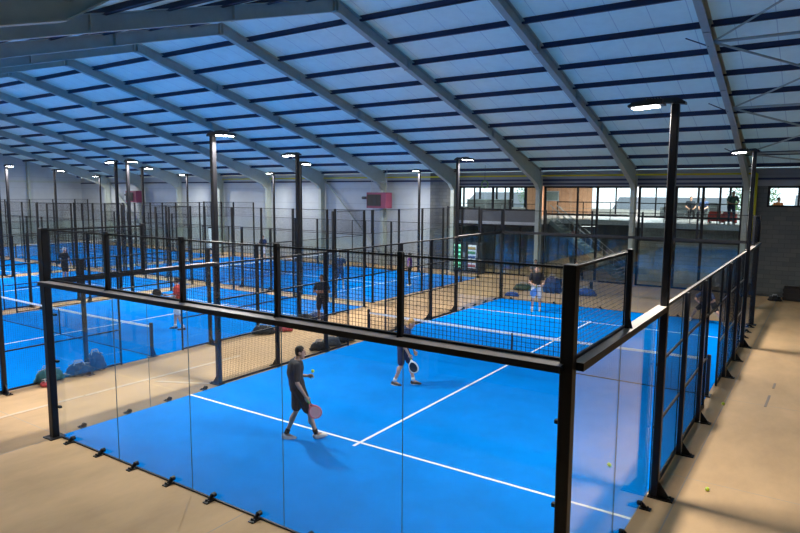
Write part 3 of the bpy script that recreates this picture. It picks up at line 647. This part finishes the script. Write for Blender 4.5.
# ---------------------------------------------------------------- people
DEF = dict(pelvis=(0, 0, .96), chest=(0, 0, 1.26), neck=(0, -.01, 1.49), head=(0, .03, 1.645),
           shl=(-.185, -.01, 1.44), shr=(.185, -.01, 1.44), ell=(-.24, -.03, 1.14), elr=(.24, -.03, 1.14), wrl=(-.25, .05, .90), wrr=(.25, .05, .90),
           hil=(-.095, 0, .93), hir=(.095, 0, .93), knl=(-.11, .03, .50), knr=(.11, .03, .50), anl=(-.11, -.01, .085), anr=(.11, -.01, .085),
           hdl=None, hdr=None, look=(0, 1, 0), footl=(0, 1, 0), footr=(0, 1, 0))
def frame3(y, z):
    y = V(y).normalized(); x = y.cross(V(z)).normalized(); z = x.cross(y)
    return M((x, y, z)).transposed()
def person(name_label, loc, facing, pose=None, h=1.78, shirt='cloth_black', shorts='cloth_black', shoes='shoe_white', socks='cloth_black', hair='hair_black', hairstyle='short',
           skin='skin', legs='short', voxel_size=.011, female=False, z=0, sleeve=.62, bulk=1.0):
    J = dict(DEF); J.update(pose or {}); k = h / 1.78
    P = {a: (V(b) * k if b is not None and a not in ('look', 'footl', 'footr', 'hdl', 'hdr') else b) for a, b in J.items()}
    f = V((facing[0], facing[1], 0)).normalized(); rz = math.atan2(-f.x, f.y)
    t = thing('person', name_label, 'person', (loc[0], loc[1], z), rz)
    b = MB(); fw = .92 if female else 1.0
    ax_h = (P['hir'] - P['hil']).normalized(); ax_s = (P['shr'] - P['shl']).normalized()
    def torso(mb, grow, lo, hi):
        prof = [(0.0, .160, .112), (.2, .150, .108), (.38, .140, .100), (.58, .158, .112), (.78, .175, .115), (.92, .150, .095)]
        for i in range(17):
            q = i / 16 * .92
            if q < lo or q > hi: continue
            a = [p for p in prof if p[0] <= q][-1]; c_ = [p for p in prof if p[0] >= q][0]
            u = 0 if a[0] == c_[0] else (q - a[0]) / (c_[0] - a[0]); rx = a[1] + (c_[1] - a[1]) * u; ry = a[2] + (c_[2] - a[2]) * u
            pel, che, nec = P['pelvis'], P['chest'], P['neck']
            pos = pel.lerp(che, q / .55) if q < .55 else che.lerp(nec, (q - .55) / .45)
            d = ((che - pel) if q < .4 else (nec - pel) if q < .7 else (nec - che)).normalized()
            ax = ax_h.lerp(ax_s, q); R3 = frame3(d.cross(ax) * 1, d); 
            R3 = M((ax.normalized(), d.cross(ax).normalized(), d)).transposed()
            mb.ell(pos, ((rx * fw * bulk + grow) * k, (ry * fw * bulk + grow) * k, .075 * k), R3)
    torso(b, 0, 0, 1)
    b.caps(P['neck'] - V((0, 0, .05 * k)), P['neck'].lerp(P['head'], .55), .058 * k, .052 * k)
    lk = V(J['look']).normalized(); upv = (P['head'] - P['neck']).normalized()
    if abs(lk.dot(upv)) > .9: upv = V((0, 0, 1))
    HR = frame3(lk, upv)
    H = lambda x, y, z_: P['head'] + HR @ (V((x, y, z_)) * k)
    b.ell(H(0, -.008, .025), (.073 * k, .092 * k, .088 * k), HR); b.ell(H(0, .02, -.035), (.058 * k, .068 * k, .082 * k), HR)
    b.caps(H(0, .082, .012), H(0, .102, -.022), .010 * k, .016 * k, 8); b.ell(H(0, .06, -.10), (.028 * k, .024 * k, .02 * k), HR)
    for s in (-1, 1): b.ell(H(s * .075, -.008, -.005), (.012 * k, .022 * k, .034 * k), HR)
    for s in ('l', 'r'):
        sh, el, wr = P['sh' + s], P['el' + s], P['wr' + s]; sg = -1 if s == 'l' else 1
        b.caps(P['neck'] - V((0, 0, .05 * k)), sh, .055 * k, .062 * k); b.caps(sh, el, .054 * k * fw, .040 * k * fw); b.caps(el, wr, .041 * k * fw, .027 * k * fw)
        mid = el.lerp(wr, .3); b.ell(mid, (.043 * k * fw,) * 3)
        d = V(J['hd' + s]).normalized() if J['hd' + s] else (wr - el).normalized()
        inn = V((-sg, .3, 0)); nrm = (inn - d * inn.dot(d)).normalized(); side = d.cross(nrm).normalized()
        if side.y < 0 and abs(side.y) > .3: side = -side
        HB = M((side, d, nrm)).transposed(); G = lambda a, c_, e: wr + HB @ (V((a, c_, e)) * k)
        b.ell(G(0, .05, 0), (.042 * k, .055 * k, .018 * k), HB)
        for q, (o_, L) in enumerate(((.030, .036), (.010, .041), (-.010, .038), (-.029, .030))):
            b.caps(G(o_, .085, 0), G(o_ * 1.1, .085 + L * .9, .018), .0095 * k, .009 * k, 6); b.caps(G(o_ * 1.1, .085 + L * .9, .018), G(o_ * 1.1, .08 + L * 1.1, .048), .009 * k, .008 * k, 6)
        b.caps(G(.034, .03, .006), G(.058, .062, .022), .012 * k, .010 * k, 6); b.caps(G(.058, .062, .022), G(.052, .09, .038), .010 * k, .009 * k, 6)
        hi, kn, an = P['hi' + s], P['kn' + s], P['an' + s]
        b.caps(hi, kn, .086 * k * fw, .054 * k * fw); b.caps(kn, an, .052 * k * fw, .036 * k * fw)
        dv = (an - kn).normalized(); fd = V(J['foot' + s]).normalized(); back = -(fd - dv * fd.dot(dv)); 
        b.ell(kn.lerp(an, .3) + back.normalized() * .012 * k, (.052 * k * fw, .052 * k * fw, .11 * k), M.Rotation(0, 3, 'X') if abs(dv.z) > .9 else V((0, 0, 1)).rotation_difference(dv).to_matrix())
        b.caps(an, an + fd * .12 * k - V((0, 0, .045 * k)), .036 * k, .03 * k)
    body = voxel(b, 'body', skin, t, voxel_size, 3)
    # clothes
    c = MB(); torso(c, .024, .12 if legs != 'none' else 0, .93)
    for s in ('l', 'r'):
        c.caps(P['neck'] - V((0, 0, .06 * k)), P['sh' + s], .060 * k, .072 * k)
        if sleeve > 0: c.caps(P['sh' + s], P['sh' + s].lerp(P['el' + s], sleeve), .068 * k * fw, .066 * k * fw)
        if sleeve > 1: c.caps(P['el' + s], P['el' + s].lerp(P['wr' + s], min(1, sleeve - 1)), .054 * k, .04 * k)
    voxel(c, 'shirt', shirt, t, voxel_size * 1.2, 3)
    c = MB(); torso(c, .018, 0, .24)
    end = {'short': .80, 'brief': .5, 'long': 1.0}[legs]
    for s in ('l', 'r'):
        c.caps(P['hi' + s] - V((0, 0, .0)), P['hi' + s].lerp(P['kn' + s], end), .106 * k * fw * bulk, (.088 if legs != 'long' else .066) * k * fw * bulk)
        if legs == 'long': c.caps(P['kn' + s], P['an' + s], .064 * k, .05 * k)
    voxel(c, 'shorts' if legs != 'long' else 'trousers', shorts, t, voxel_size * 1.2, 3)
    for s in ('l', 'r'):
        an, fd = P['an' + s], V(J['foot' + s]).normalized(); sd = fd.cross(V((0, 0, 1))).normalized(); up = sd.cross(fd)
        c = MB(); base = an - up * .05 * k
        R3 = M((sd, fd, up)).transposed()
        c.ell(base + fd * -.02 * k + up * .012, (.042 * k, .06 * k, .055 * k), R3); c.ell(base + fd * .07 * k - up * .002, (.048 * k, .09 * k, .045 * k), R3); c.ell(base + fd * .14 * k - up * .008, (.046 * k, .065 * k, .034 * k), R3)
        sh_ = voxel(c, 'shoe', shoes, t, .010, 2)
        so = MB(); so.ell(base + fd * .06 * k - up * .028 * k, (.050 * k, .145 * k, .012 * k), R3, 16, 6); so.build('sole', 'sole', sh_, True)
        if legs != 'long':
            kk = P['kn' + s]; MB().tube([an + (kk - an) * .0, an + (kk - an) * .22], [.044 * k, .047 * k], 12).build('sock', socks, t, True)
    # hair and face
    hm = MB(); hm.ell(H(0, -.020, .036), (.082 * k, .093 * k, .090 * k), HR)
    if hairstyle in ('short', 'bun', 'long'): hm.ell(H(0, -.036, -.01), (.071 * k, .063 * k, .068 * k), HR)
    if hairstyle == 'bun': hm.ell(H(0, -.12, .06), (.035 * k,) * 3)
    if hairstyle == 'long': hm.ell(H(0, -.07, -.08), (.07 * k, .045 * k, .12 * k), HR)
    if hairstyle == 'cap':
        hm = MB(); hm.ell(H(0, -.012, .045), (.084 * k, .100 * k, .078 * k), HR); hm.ell(H(0, .10, .042), (.07 * k, .075 * k, .010 * k), HR)
    voxel(hm, 'cap' if hairstyle == 'cap' else 'hair', hair, t, .007, 1)
    for s in (-1, 1): MB().ell(H(s * .03, .083, .018), (.012 * k, .006 * k, .007 * k), HR, 10, 6).build('eye', 'eye', t, True)
    MB().ell(H(0, .089, -.062), (.024 * k, .006 * k, .006 * k), HR, 10, 6).build('mouth', 'lips', t, True)
    t['_f'] = 1; del t['_f']
    return t, P, rz, V((loc[0], loc[1], z))
def world(pr, v): return M.Rotation(pr[2], 4, 'Z') @ V(v) + pr[3]
def racket(label, grip_end, direction, normal, face_m, rim_m, grip_m, s=1.0):
    """padel racket: perforated teardrop head, throat and grip; starts at the butt of the grip"""
    t = thing('padel_racket', label, 'racket', grip_end)
    d = V(direction).normalized(); n = V(normal); n = (n - d * n.dot(d)).normalized(); x = d.cross(n)
    t.rotation_euler = M((x, d, n)).transposed().to_euler()
    MB().tube([(0, 0, 0), (0, .01, 0), (0, .13, 0)], [.019, .017, .015], 10).build('grip', grip_m, t, True)
    pts = []
    for i in range(28):
        a = 2 * PI * i / 28; w = .118 * (1 - .12 * math.sin(-a)); pts.append((w * math.cos(a) * s, .315 + .135 * math.sin(a) * s))
    hd = MB().prism(pts, -.016, .016, 'z').build('head', face_m, t)
    rim = MB(); rp = [V((p[0], p[1], 0)) for p in pts]; rim.tube(rp + rp[:2], .02, 8, False); rim.tube([(-.06, .225, 0), (0, .12, 0)], .014, 8).tube([(.06, .225, 0), (0, .12, 0)], .014, 8)
    rim.build('rim', rim_m, t, True)
    hl = MB()
    for i in range(-3, 4):
        for j in range(-3, 4):
            if i * i + j * j < 11: hl.tube([(i * .024, .315 + j * .026, -.0165), (i * .024, .315 + j * .026, .0165)], .006, 8)
    hl.build('perforation', 'racket_hole' if 'pink' in face_m else 'black_plastic', t)
    return t
def ball(loc, label):
    t = tag(MB().ell((0, 0, 0), (.0335,) * 3, None, 20, 12).build('tennis_ball', 'ball_felt', None, True, loc), label, 'ball')
    pts = []
    for i in range(41):
        a = 2 * PI * i / 40; p = V((math.cos(a) + .45 * math.cos(3 * a) * .5, math.sin(a) - .45 * math.sin(3 * a) * .5, 1.0 * math.sin(2 * a) * .8)).normalized() * .0336; pts.append(p)
    MB().tube(pts, .0022, 5, False).build('seam', 'ball_seam', t, True)

# near player walking with a pink racket
p1 = person('person in charcoal polo and black shorts walking on the court, pink racket held low', (3.91, 2.60), (.55, .84),
    dict(pelvis=(0, -.05, .95), chest=(-.01, -.10, 1.24), neck=(.01, -.07, 1.48), head=(.04, .0, 1.635), look=(.45, 1, -.12),
         shl=(-.18, -.03, 1.44), shr=(.195, -.10, 1.43), elr=(.26, -.12, 1.13), wrr=(.26, .03, .87), hdr=(.1, .4, -1), ell=(-.20, .0, 1.14), wrl=(-.06, .16, 1.15), hdl=(.6, .7, .15),
         hil=(-.09, -.03, .93), hir=(.09, -.03, .93), knr=(.12, .13, .51), anr=(.14, .25, .10), footr=(.35, 1, .22), knl=(-.1, -.06, .50), anl=(-.05, -.27, .10), footl=(.35, 1, -.12)),
    1.86, 'cloth_charcoal', 'cloth_black', 'shoe_white', 'cloth_black', 'hair_black', voxel_size=.009, bulk=1.14, sleeve=.75)
hw = world(p1, p1[1]['wrr'] + V((.01, .03, -.08)))
dr = V((.40, .36, -.85))
racket('pink padel racket held low in the right hand of the near player', hw - dr * .05, dr, V((.67, -.74, .1)), 'racket_pink', 'racket_rose', 'grip', .9)
bw_ = world(p1, p1[1]['wrl'] + V((.05, .08, .10))); ball(bw_, 'yellow tennis ball tossed just above the near player\'s open left hand')
# partner bending at the beam
p2 = person('blond person in navy top and shorts leaning forward behind the near beam', (3.65, 6.6), (.83, .25),
    dict(pelvis=(0, -.06, .96), chest=(0, -.02, 1.23), neck=(0, .06, 1.43), head=(0, .17, 1.545), look=(0, .9, -.45),
         shl=(-.17, .05, 1.38), shr=(.18, .03, 1.38), elr=(.24, .04, 1.07), wrr=(.20, .17, .83), hdr=(0, .5, -1), ell=(-.22, .06, 1.07), wrl=(-.1, .22, .85), hdl=(.1, .5, -1),
         hil=(-.09, -.05, .93), hir=(.09, -.05, .93), knr=(.12, -.05, .5), anr=(.12, -.22, .10), footr=(.1, 1, -.1), knl=(-.12, .12, .51), anl=(-.12, .20, .09), footl=(-.05, 1, 0)),
    1.80, 'cloth_slate', 'cloth_navy', 'shoe_dark', 'cloth_white', 'hair_blond', voxel_size=.009)
hw = world(p2, p2[1]['wrr'] + V((0, .03, -.06))); dr = M.Rotation(p2[2], 3, 'Z') @ V((.0, .35, -.95))
racket('white and black padel racket hanging from the blond player\'s hands', hw - dr * .05, dr, M.Rotation(p2[2], 3, 'Z') @ V((1, -.3, .1)), 'racket_black', 'racket_white', 'grip')
# opponent facing the camera
p3 = person('person in black polo and white shorts facing the camera', (2.50, 17.98), (.42, -.9),
    dict(elr=(.28, .02, 1.13), wrr=(.10, .24, 1.05), ell=(-.28, .0, 1.15), wrl=(-.16, .20, 1.02), hdr=(-.6, .7, -.2), hdl=(.8, .6, -.2), knl=(-.13, .03, .5), anl=(-.15, 0, .085), knr=(.13, .05, .5), anr=(.15, .06, .085), look=(-.05, 1, .05)),
    1.86, 'cloth_black', 'cloth_white', 'shoe_beige', 'cloth_white', 'hair_black', voxel_size=.011)
hw = world(p3, p3[1]['wrr'] + V((-.08, .09, -.03))); dr = M.Rotation(p3[2], 3, 'Z') @ V((.35, .12, -.9))
racket('blue padel racket held in front of the white shorts of the far player', hw - dr * .04, dr, M.Rotation(p3[2], 3, 'Z') @ V((.1, 1, .1)), 'racket_blue', 'racket_blue', 'grip')
# crouching opponent
p4 = person('person in navy top crouching wide-legged behind the right side posts', (8.62, 19.3), (-.2, -1),
    dict(pelvis=(0, -.2, .80), chest=(0, .02, 1.02), neck=(0, .22, 1.17), head=(0, .34, 1.27), look=(0, 1, -.2), shl=(-.19, .18, 1.12), shr=(.19, .18, 1.12),
         ell=(-.34, .30, .92), elr=(.34, .30, .92), wrl=(-.12, .44, .80), wrr=(.10, .46, .80), hil=(-.11, -.18, .78), hir=(.11, -.18, .78),
         knl=(-.38, .06, .47), knr=(.38, .06, .47), anl=(-.60, -.05, .085), anr=(.60, -.02, .085), footl=(-.4, .9, 0), footr=(.4, .9, 0)),
    1.80, 'cloth_slate', 'cloth_black', 'shoe_white', 'cloth_white', 'hair_brown', voxel_size=.011)
hw = world(p4, p4[1]['wrr'] + V((-.02, .08, -.01))); dr = M.Rotation(p4[2], 3, 'Z') @ V((-.6, .6, .3))
racket('dark padel racket held low by the crouching player', hw - dr * .05, dr, V((0, 0, 1)), 'racket_black', 'racket_black', 'grip_black')
# red shirt, next court
p5 = person('person in red shirt and white shorts on the next court, holding a dark racket', (-6.22, 7.4), (-.75, -.65),
    dict(elr=(.25, .14, 1.18), wrr=(.16, .38, 1.14), ell=(-.25, .05, 1.15), wrl=(-.1, .30, 1.10), hdr=(-.2, 1, .2), knr=(.11, .12, .5), anr=(.13, .14, .085), knl=(-.12, -.02, .5), anl=(-.14, -.18, .09)),
    1.84, 'cloth_red', 'cloth_white', 'shoe_dark', 'cloth_white', 'hair_brown', voxel_size=.011)
hw = world(p5, p5[1]['wrr'] + V((-.02, .07, .01))); dr = M.Rotation(p5[2], 3, 'Z') @ V((-.2, .9, .35))
racket('dark padel racket held out by the red-shirted player', hw - dr * .05, dr, V((.6, -.75, .2)), 'racket_black', 'racket_black', 'grip_black')
# man with crossed arms
p6 = person('person in black with crossed arms standing in the aisle beside a dark post', (-2.85, 11.0), (.55, -.83),
    dict(elr=(.27, .06, 1.17), wrr=(-.04, .21, 1.21), ell=(-.27, .06, 1.15), wrl=(.06, .19, 1.16), hdr=(-1, .15, 0), hdl=(1, .15, .0), look=(.25, 1, 0)),
    1.82, 'cloth_charcoal', 'cloth_black', 'shoe_beige', 'cloth_white', 'hair_black', skin='skin_dark', voxel_size=.011)
p7 = person('person in black shirt and white cap standing on the second court to the left', (-20.95, 11.4), (-.3, 1),
    dict(elr=(.29, .0, 1.16), wrr=(.27, .14, .92), ell=(-.29, .0, 1.16), wrl=(-.27, .14, .92), anl=(-.17, 0, .085), anr=(.17, 0, .085)), 1.82, 'cloth_black', 'cloth_black', 'shoe_dark', 'cloth_black', 'cloth_white', 'cap', voxel_size=.014)
p8 = person('person in dark navy shirt seen from behind on the far court', (-7.73, 17.95), (-.5, .85),
    dict(elr=(.28, .08, 1.17), wrr=(.20, .30, 1.06), ell=(-.27, .05, 1.15), wrl=(-.2, .22, 1.02), anl=(-.17, 0, .085), anr=(.17, 0, .085), knl=(-.14, .05, .5), knr=(.14, .05, .5)), 1.82, 'cloth_slate', 'cloth_navy', 'shoe_white', 'cloth_white', 'hair_grey', voxel_size=.014)
p9 = person('person in purple top and black leggings standing on the far court', (-5.5, 20.85), (-.9, -.45),
    dict(elr=(.22, .0, 1.15), wrr=(.21, .10, .92), ell=(-.22, .0, 1.15), wrl=(-.21, .10, .92)), 1.72, 'cloth_purple', 'cloth_black', 'shoe_white', 'cloth_white', 'hair_black', 'bun', legs='long', female=True, voxel_size=.014, sleeve=.15)
p10 = person('person in navy top and white shorts near the back wall of the far court', (-20.5, 25.1), (.3, -1), dict(elr=(.26, .08, 1.17), wrr=(.16, .28, 1.08)), 1.76, 'cloth_navy', 'cloth_white', 'shoe_white', 'cloth_white', 'hair_brown', voxel_size=.016)
# seated onlookers behind the far end
SIT = dict(pelvis=(0, -.05, .55), chest=(0, -.03, .85), neck=(0, 0, 1.08), head=(0, .05, 1.235), shl=(-.185, -.0, 1.03), shr=(.185, -.0, 1.03), ell=(-.25, .06, .76), elr=(.25, .06, .76), wrl=(-.13, .28, .66), wrr=(.13, .28, .66),
           hil=(-.1, 0, .53), hir=(.1, 0, .53), knl=(-.13, .42, .52), knr=(.13, .42, .52), anl=(-.13, .40, .085), anr=(.13, .40, .085))
bn = thing('bench', 'low dark bench behind the far end of the foreground court', 'bench', (.9, 25.2, 0))
for k in range(3): MB().box(-1.9, 1.9, -.2 + k * .14, -.08 + k * .14, .41, .44).build('slat', 'bench_wood', bn)
for x in (-1.6, 0, 1.6):
    MB().box(x - .03, x + .03, -.18, .2, 0, .41).build('leg', 'window_frame', bn)
person('person in pale grey shirt sitting on the left end of the far bench', (-.45, 25.2), (.3, -1), SIT, 1.74, 'cloth_grey', 'cloth_black', hair='hair_brown', voxel_size=.016)
person('person in black sitting on the right half of the far bench', (1.75, 25.2), (.2, -1), SIT, 1.78, 'cloth_black', 'cloth_black', 'shoe_dark', hair='hair_black', voxel_size=.016, sleeve=1.9, legs='long')
# lounge guests
person('person in grey shirt seated at the lounge window, left of two silhouettes', (5.55, 33.2), (.3, -1), SIT, 1.78, 'cloth_charcoal', 'cloth_black', hair='hair_brown', voxel_size=.016, legs='long', z=LF)
person('person in dark shirt seated at the lounge window, right of two silhouettes', (6.25, 33.1), (-.3, -1), SIT, 1.74, 'cloth_slate', 'cloth_black', hair='hair_black', voxel_size=.016, legs='long', z=LF)
person('person in dark green shirt leaning on the lounge railing by the right column', (8.1, 29.15), (.35, -1), dict(pelvis=(0, -.12, .93), chest=(0, .02, 1.2), neck=(0, .14, 1.40), head=(0, .24, 1.53), shl=(-.185, .12, 1.35), shr=(.185, .12, 1.35), ell=(-.25, .22, 1.08), elr=(.25, .22, 1.08), wrl=(-.08, .38, 1.02), wrr=(.08, .38, 1.02), hil=(-.095, -.1, .9), hir=(.095, -.1, .9)), 1.76, 'cloth_green', 'cloth_navy', hair='hair_black', voxel_size=.016, legs='long', z=LF)
person('person with bare arms and orange top seated behind the window in the dark block wall', (9.95, 31.2), (.6, -.8), SIT, 1.76, 'cloth_orange', 'cloth_black', hair='hair_black', voxel_size=.016, legs='long', z=LF)
chair(9.95, 31.15, math.atan2(-.6, -.8), 'lounge_dark', 'dark lounge chair behind the window in the dark block wall', 'lounge chairs')

# ---------------------------------------------------------------- bags, balls, machines
def bag(loc, rz, size, m, label, trim='bag_trim', seed=0, up=False):
    t = thing('sports_bag', label, 'bag', (loc[0], loc[1], 0), rz)
    L, W_, H_ = size; b = MB(); rnd = random.Random(seed)
    for i in range(9):
        u = -1 + 2 * i / 8; e = math.sqrt(max(.12, 1 - u ** 4 * .8))
        b.ell((u * L * .40, rnd.uniform(-.02, .02), H_ * .48 * e + .0), (L * .2, W_ * .5 * e, H_ * .5 * e * rnd.uniform(.9, 1.06)))
    voxel(b, 'body', m, t, .022, 2)
    pk = MB(); pk.ell((L * .1, -W_ * .42, H_ * .36), (L * .22, W_ * .18, H_ * .25)); pk.build('pocket', m, t, True)
    for s in (-1, 1):
        MB().tube([(-L * .22, s * W_ * .25, H_ * .85), (-L * .15, s * W_ * .2, H_ + .045), (L * .12, s * W_ * .15, H_ + .05), (L * .22, s * W_ * .25, H_ * .85)], .012, 6).build('strap', trim, t, True)
    MB().tube([(-L * .42, 0, H_ * .86), (0, 0, H_ * .99), (L * .42, 0, H_ * .86)], .008, 6).build('zip', trim, t, True)
bag((-.36, 8.02), .9, (.55, .32, .28), 'bag_black', 'large black racket bag just behind the near player\'s head', seed=1)
bag((-.42, 8.62), .7, (.55, .32, .32), 'bag_grey', 'grey bag in the middle of the three beside the near player\'s head', seed=2)
bag((-.42, 9.3), 1.2, (.65, .34, .30), 'bag_black', 'black bag right of the grey bag, by the dark mesh post', seed=3)
bag((-3.35, 8.6), .8, (.7, .34, .32), 'bag_black', 'black bag under the beam left of the red bag', seed=4)
bag((-3.1, 9.3), .6, (.55, .3, .28), 'bag_red', 'red sports bag in the aisle under the near beam', seed=5)
bag((-3.62, 10.3), .9, (.55, .3, .3), 'bag_green', 'small dark green bag seen through the mesh left of the crossed-arm person', seed=6)
bag((-3.45, 10.75), .9, (.6, .34, .36), 'bag_black', 'black bag on the floor right beside the crossed-arm person', seed=7)
bag((-3.45, 11.35), 1.1, (.7, .36, .32), 'bag_navy', 'long dark bag stretched behind the feet of the crossed-arm person', seed=8)
bag((-3.72, 1.72), 1.4, (.62, .36, .36), 'bag_teal', 'teal and black bag beside the near left corner post', seed=9)
bag((-3.66, 2.45), 1.2, (.60, .36, .34), 'bag_black', 'black bag in the middle of the pile by the near left post', seed=10)
bag((-3.75, 2.95), 1.1, (.45, .32, .52), 'bag_navy', 'upright navy backpack at the right end of the pile by the near left post', seed=11)
bag((-3.40, 1.45), .3, (.26, .16, .14), 'bag_red', 'small red pouch at the foot of the near left post', seed=12)
bag((-.15, 22.9), .2, (.85, .4, .36), 'bag_green', 'dark green holdall on the floor behind the far left of the foreground court', seed=13)
bag((1.35, 22.9), .1, (.8, .5, .85), 'bag_navy', 'tall navy bag standing behind the far player', seed=14)
bag((2.95, 23.0), .3, (.85, .4, .38), 'bag_blue', 'blue sports bag on the floor right of the near right corner post', seed=15)
bag((.15, 20.9), .3, (.6, .3, .22), 'bag_blue', 'flat blue bag outside the far left corner of the foreground court', seed=16)
ball((10.77, 4.68, .0335), 'yellow tennis ball lying on the concrete nearest the lower right corner')
ball((10.4, 9.5, .0335), 'yellow tennis ball on the concrete beside the right mesh posts, the farther one')
ball((9.21, 4.69, .0475), 'tennis ball lying on blue turf behind the near right glass')
def vending(x, label, green):
    t = thing('vending_machine', label, 'vending machine', (x, 27.45, 0))
    MB().box(-.42, .42, -.32, .36, .06, 1.83).build('cabinet', 'vend_body', t)
    for a in (-.36, .36): MB().box(a - .04, a + .04, -.28, .3, 0, .06).build('foot', 'black_plastic', t)
    MB().box(-.37, .16, -.335, -.322, .35, 1.72).build('backlit_panel', 'vend_green' if green else 'vend_door_glow', t)
    for k in range(5): MB().box(-.37, .16, -.40, -.336, .40 + k * .26, .42 + k * .26).build('shelf', 'vend_body', t)
    cols = ['snack_red', 'snack_gold', 'snack_blue', 'snack_green', 'snack_gold']
    for k in range(5): 
        b = MB()
        for j in range(5): b.box(-.35 + j * .1, -.28 + j * .1, -.39, -.345, .42 + k * .26, .56 + k * .26)
        b.build('snack_row', cols[k] if not green else 'snack_green', t)
    MB().box(.22, .36, -.34, -.322, .95, 1.25).build('keypad', 'galvanised', t)
    MB().box(-.36, .16, -.345, -.322, .12, .28).build('hatch', 'black_plastic', t)
vending(-6.02, 'vending machine with green lit panel beside the column, left of the pair', True)
vending(-5.08, 'vending machine with white lit shelves of snacks, right of the pair', False)
cr = thing('crate', 'dark brown crate against the block wall at the right edge', 'crate', (11.2, 27.4, 0))
MB().box(-.55, .55, -.4, .4, .02, .6).build('body', 'crate_brown', cr)
for k in range(3): MB().box(-.58, .58, -.43, -.4, .06 + k * .18, .18 + k * .18).build('slat', 'crate_brown', cr)
bag((10.35, 26.7), .1, (.5, .35, .25), 'bag_black', 'small dark bag on the concrete by the block wall, left of the crate', seed=20)
# door in the back wall, far left; its glowing pane imitates daylight
d = struct(MB().box(-29.8, -29.2, 27.93, 28.0, 0, 1.9).build('door_1', 'window_frame'), 'glazed exit door far back on the left', 'door')
MB().box(-29.72, -29.28, 27.915, 27.93, .15, 1.8).build('pane', 'vend_door_glow', d)

# ---------------------------------------------------------------- light, camera
wd = bpy.data.worlds.new('sky'); S.world = wd; wd.use_nodes = True
bg = wd.node_tree.nodes['Background']; bg.inputs[0].default_value = (.86, .94, 1, 1); bg.inputs[1].default_value = 2.0

cam = bpy.data.cameras.new('camera'); co = bpy.data.objects.new('camera', cam); COL.objects.link(co)
r = V((0.8289554642476129, 0.5592807489317444, 0.006154849175373276)); u = V((-0.06930592998465775, 0.09179205142567276, 0.9933634316623643)); f = V((-0.5550040777895117, 0.8238806122062916, -0.11485299503103974))
mw = M((r, u, -f)).transposed().to_4x4(); mw.translation = V((12.069157, -6.118458, 4.720036)); co.matrix_world = mw
cam.sensor_width = 36; cam.lens = 632.5278 / 800 * 36; cam.clip_start = .05; cam.clip_end = 400
S.camera = co
S.view_settings.view_transform = 'Standard'; S.view_settings.look = 'None'; S.view_settings.exposure = .5; S.view_settings.gamma = 1; S.view_settings.use_curve_mapping = False
S.cycles.transparent_max_bounces = 48; S.cycles.max_bounces = 10; S.cycles.diffuse_bounces = 5; S.cycles.glossy_bounces = 4
S.cycles.sample_clamp_indirect = 6; S.cycles.caustics_reflective = False; S.cycles.caustics_refractive = False
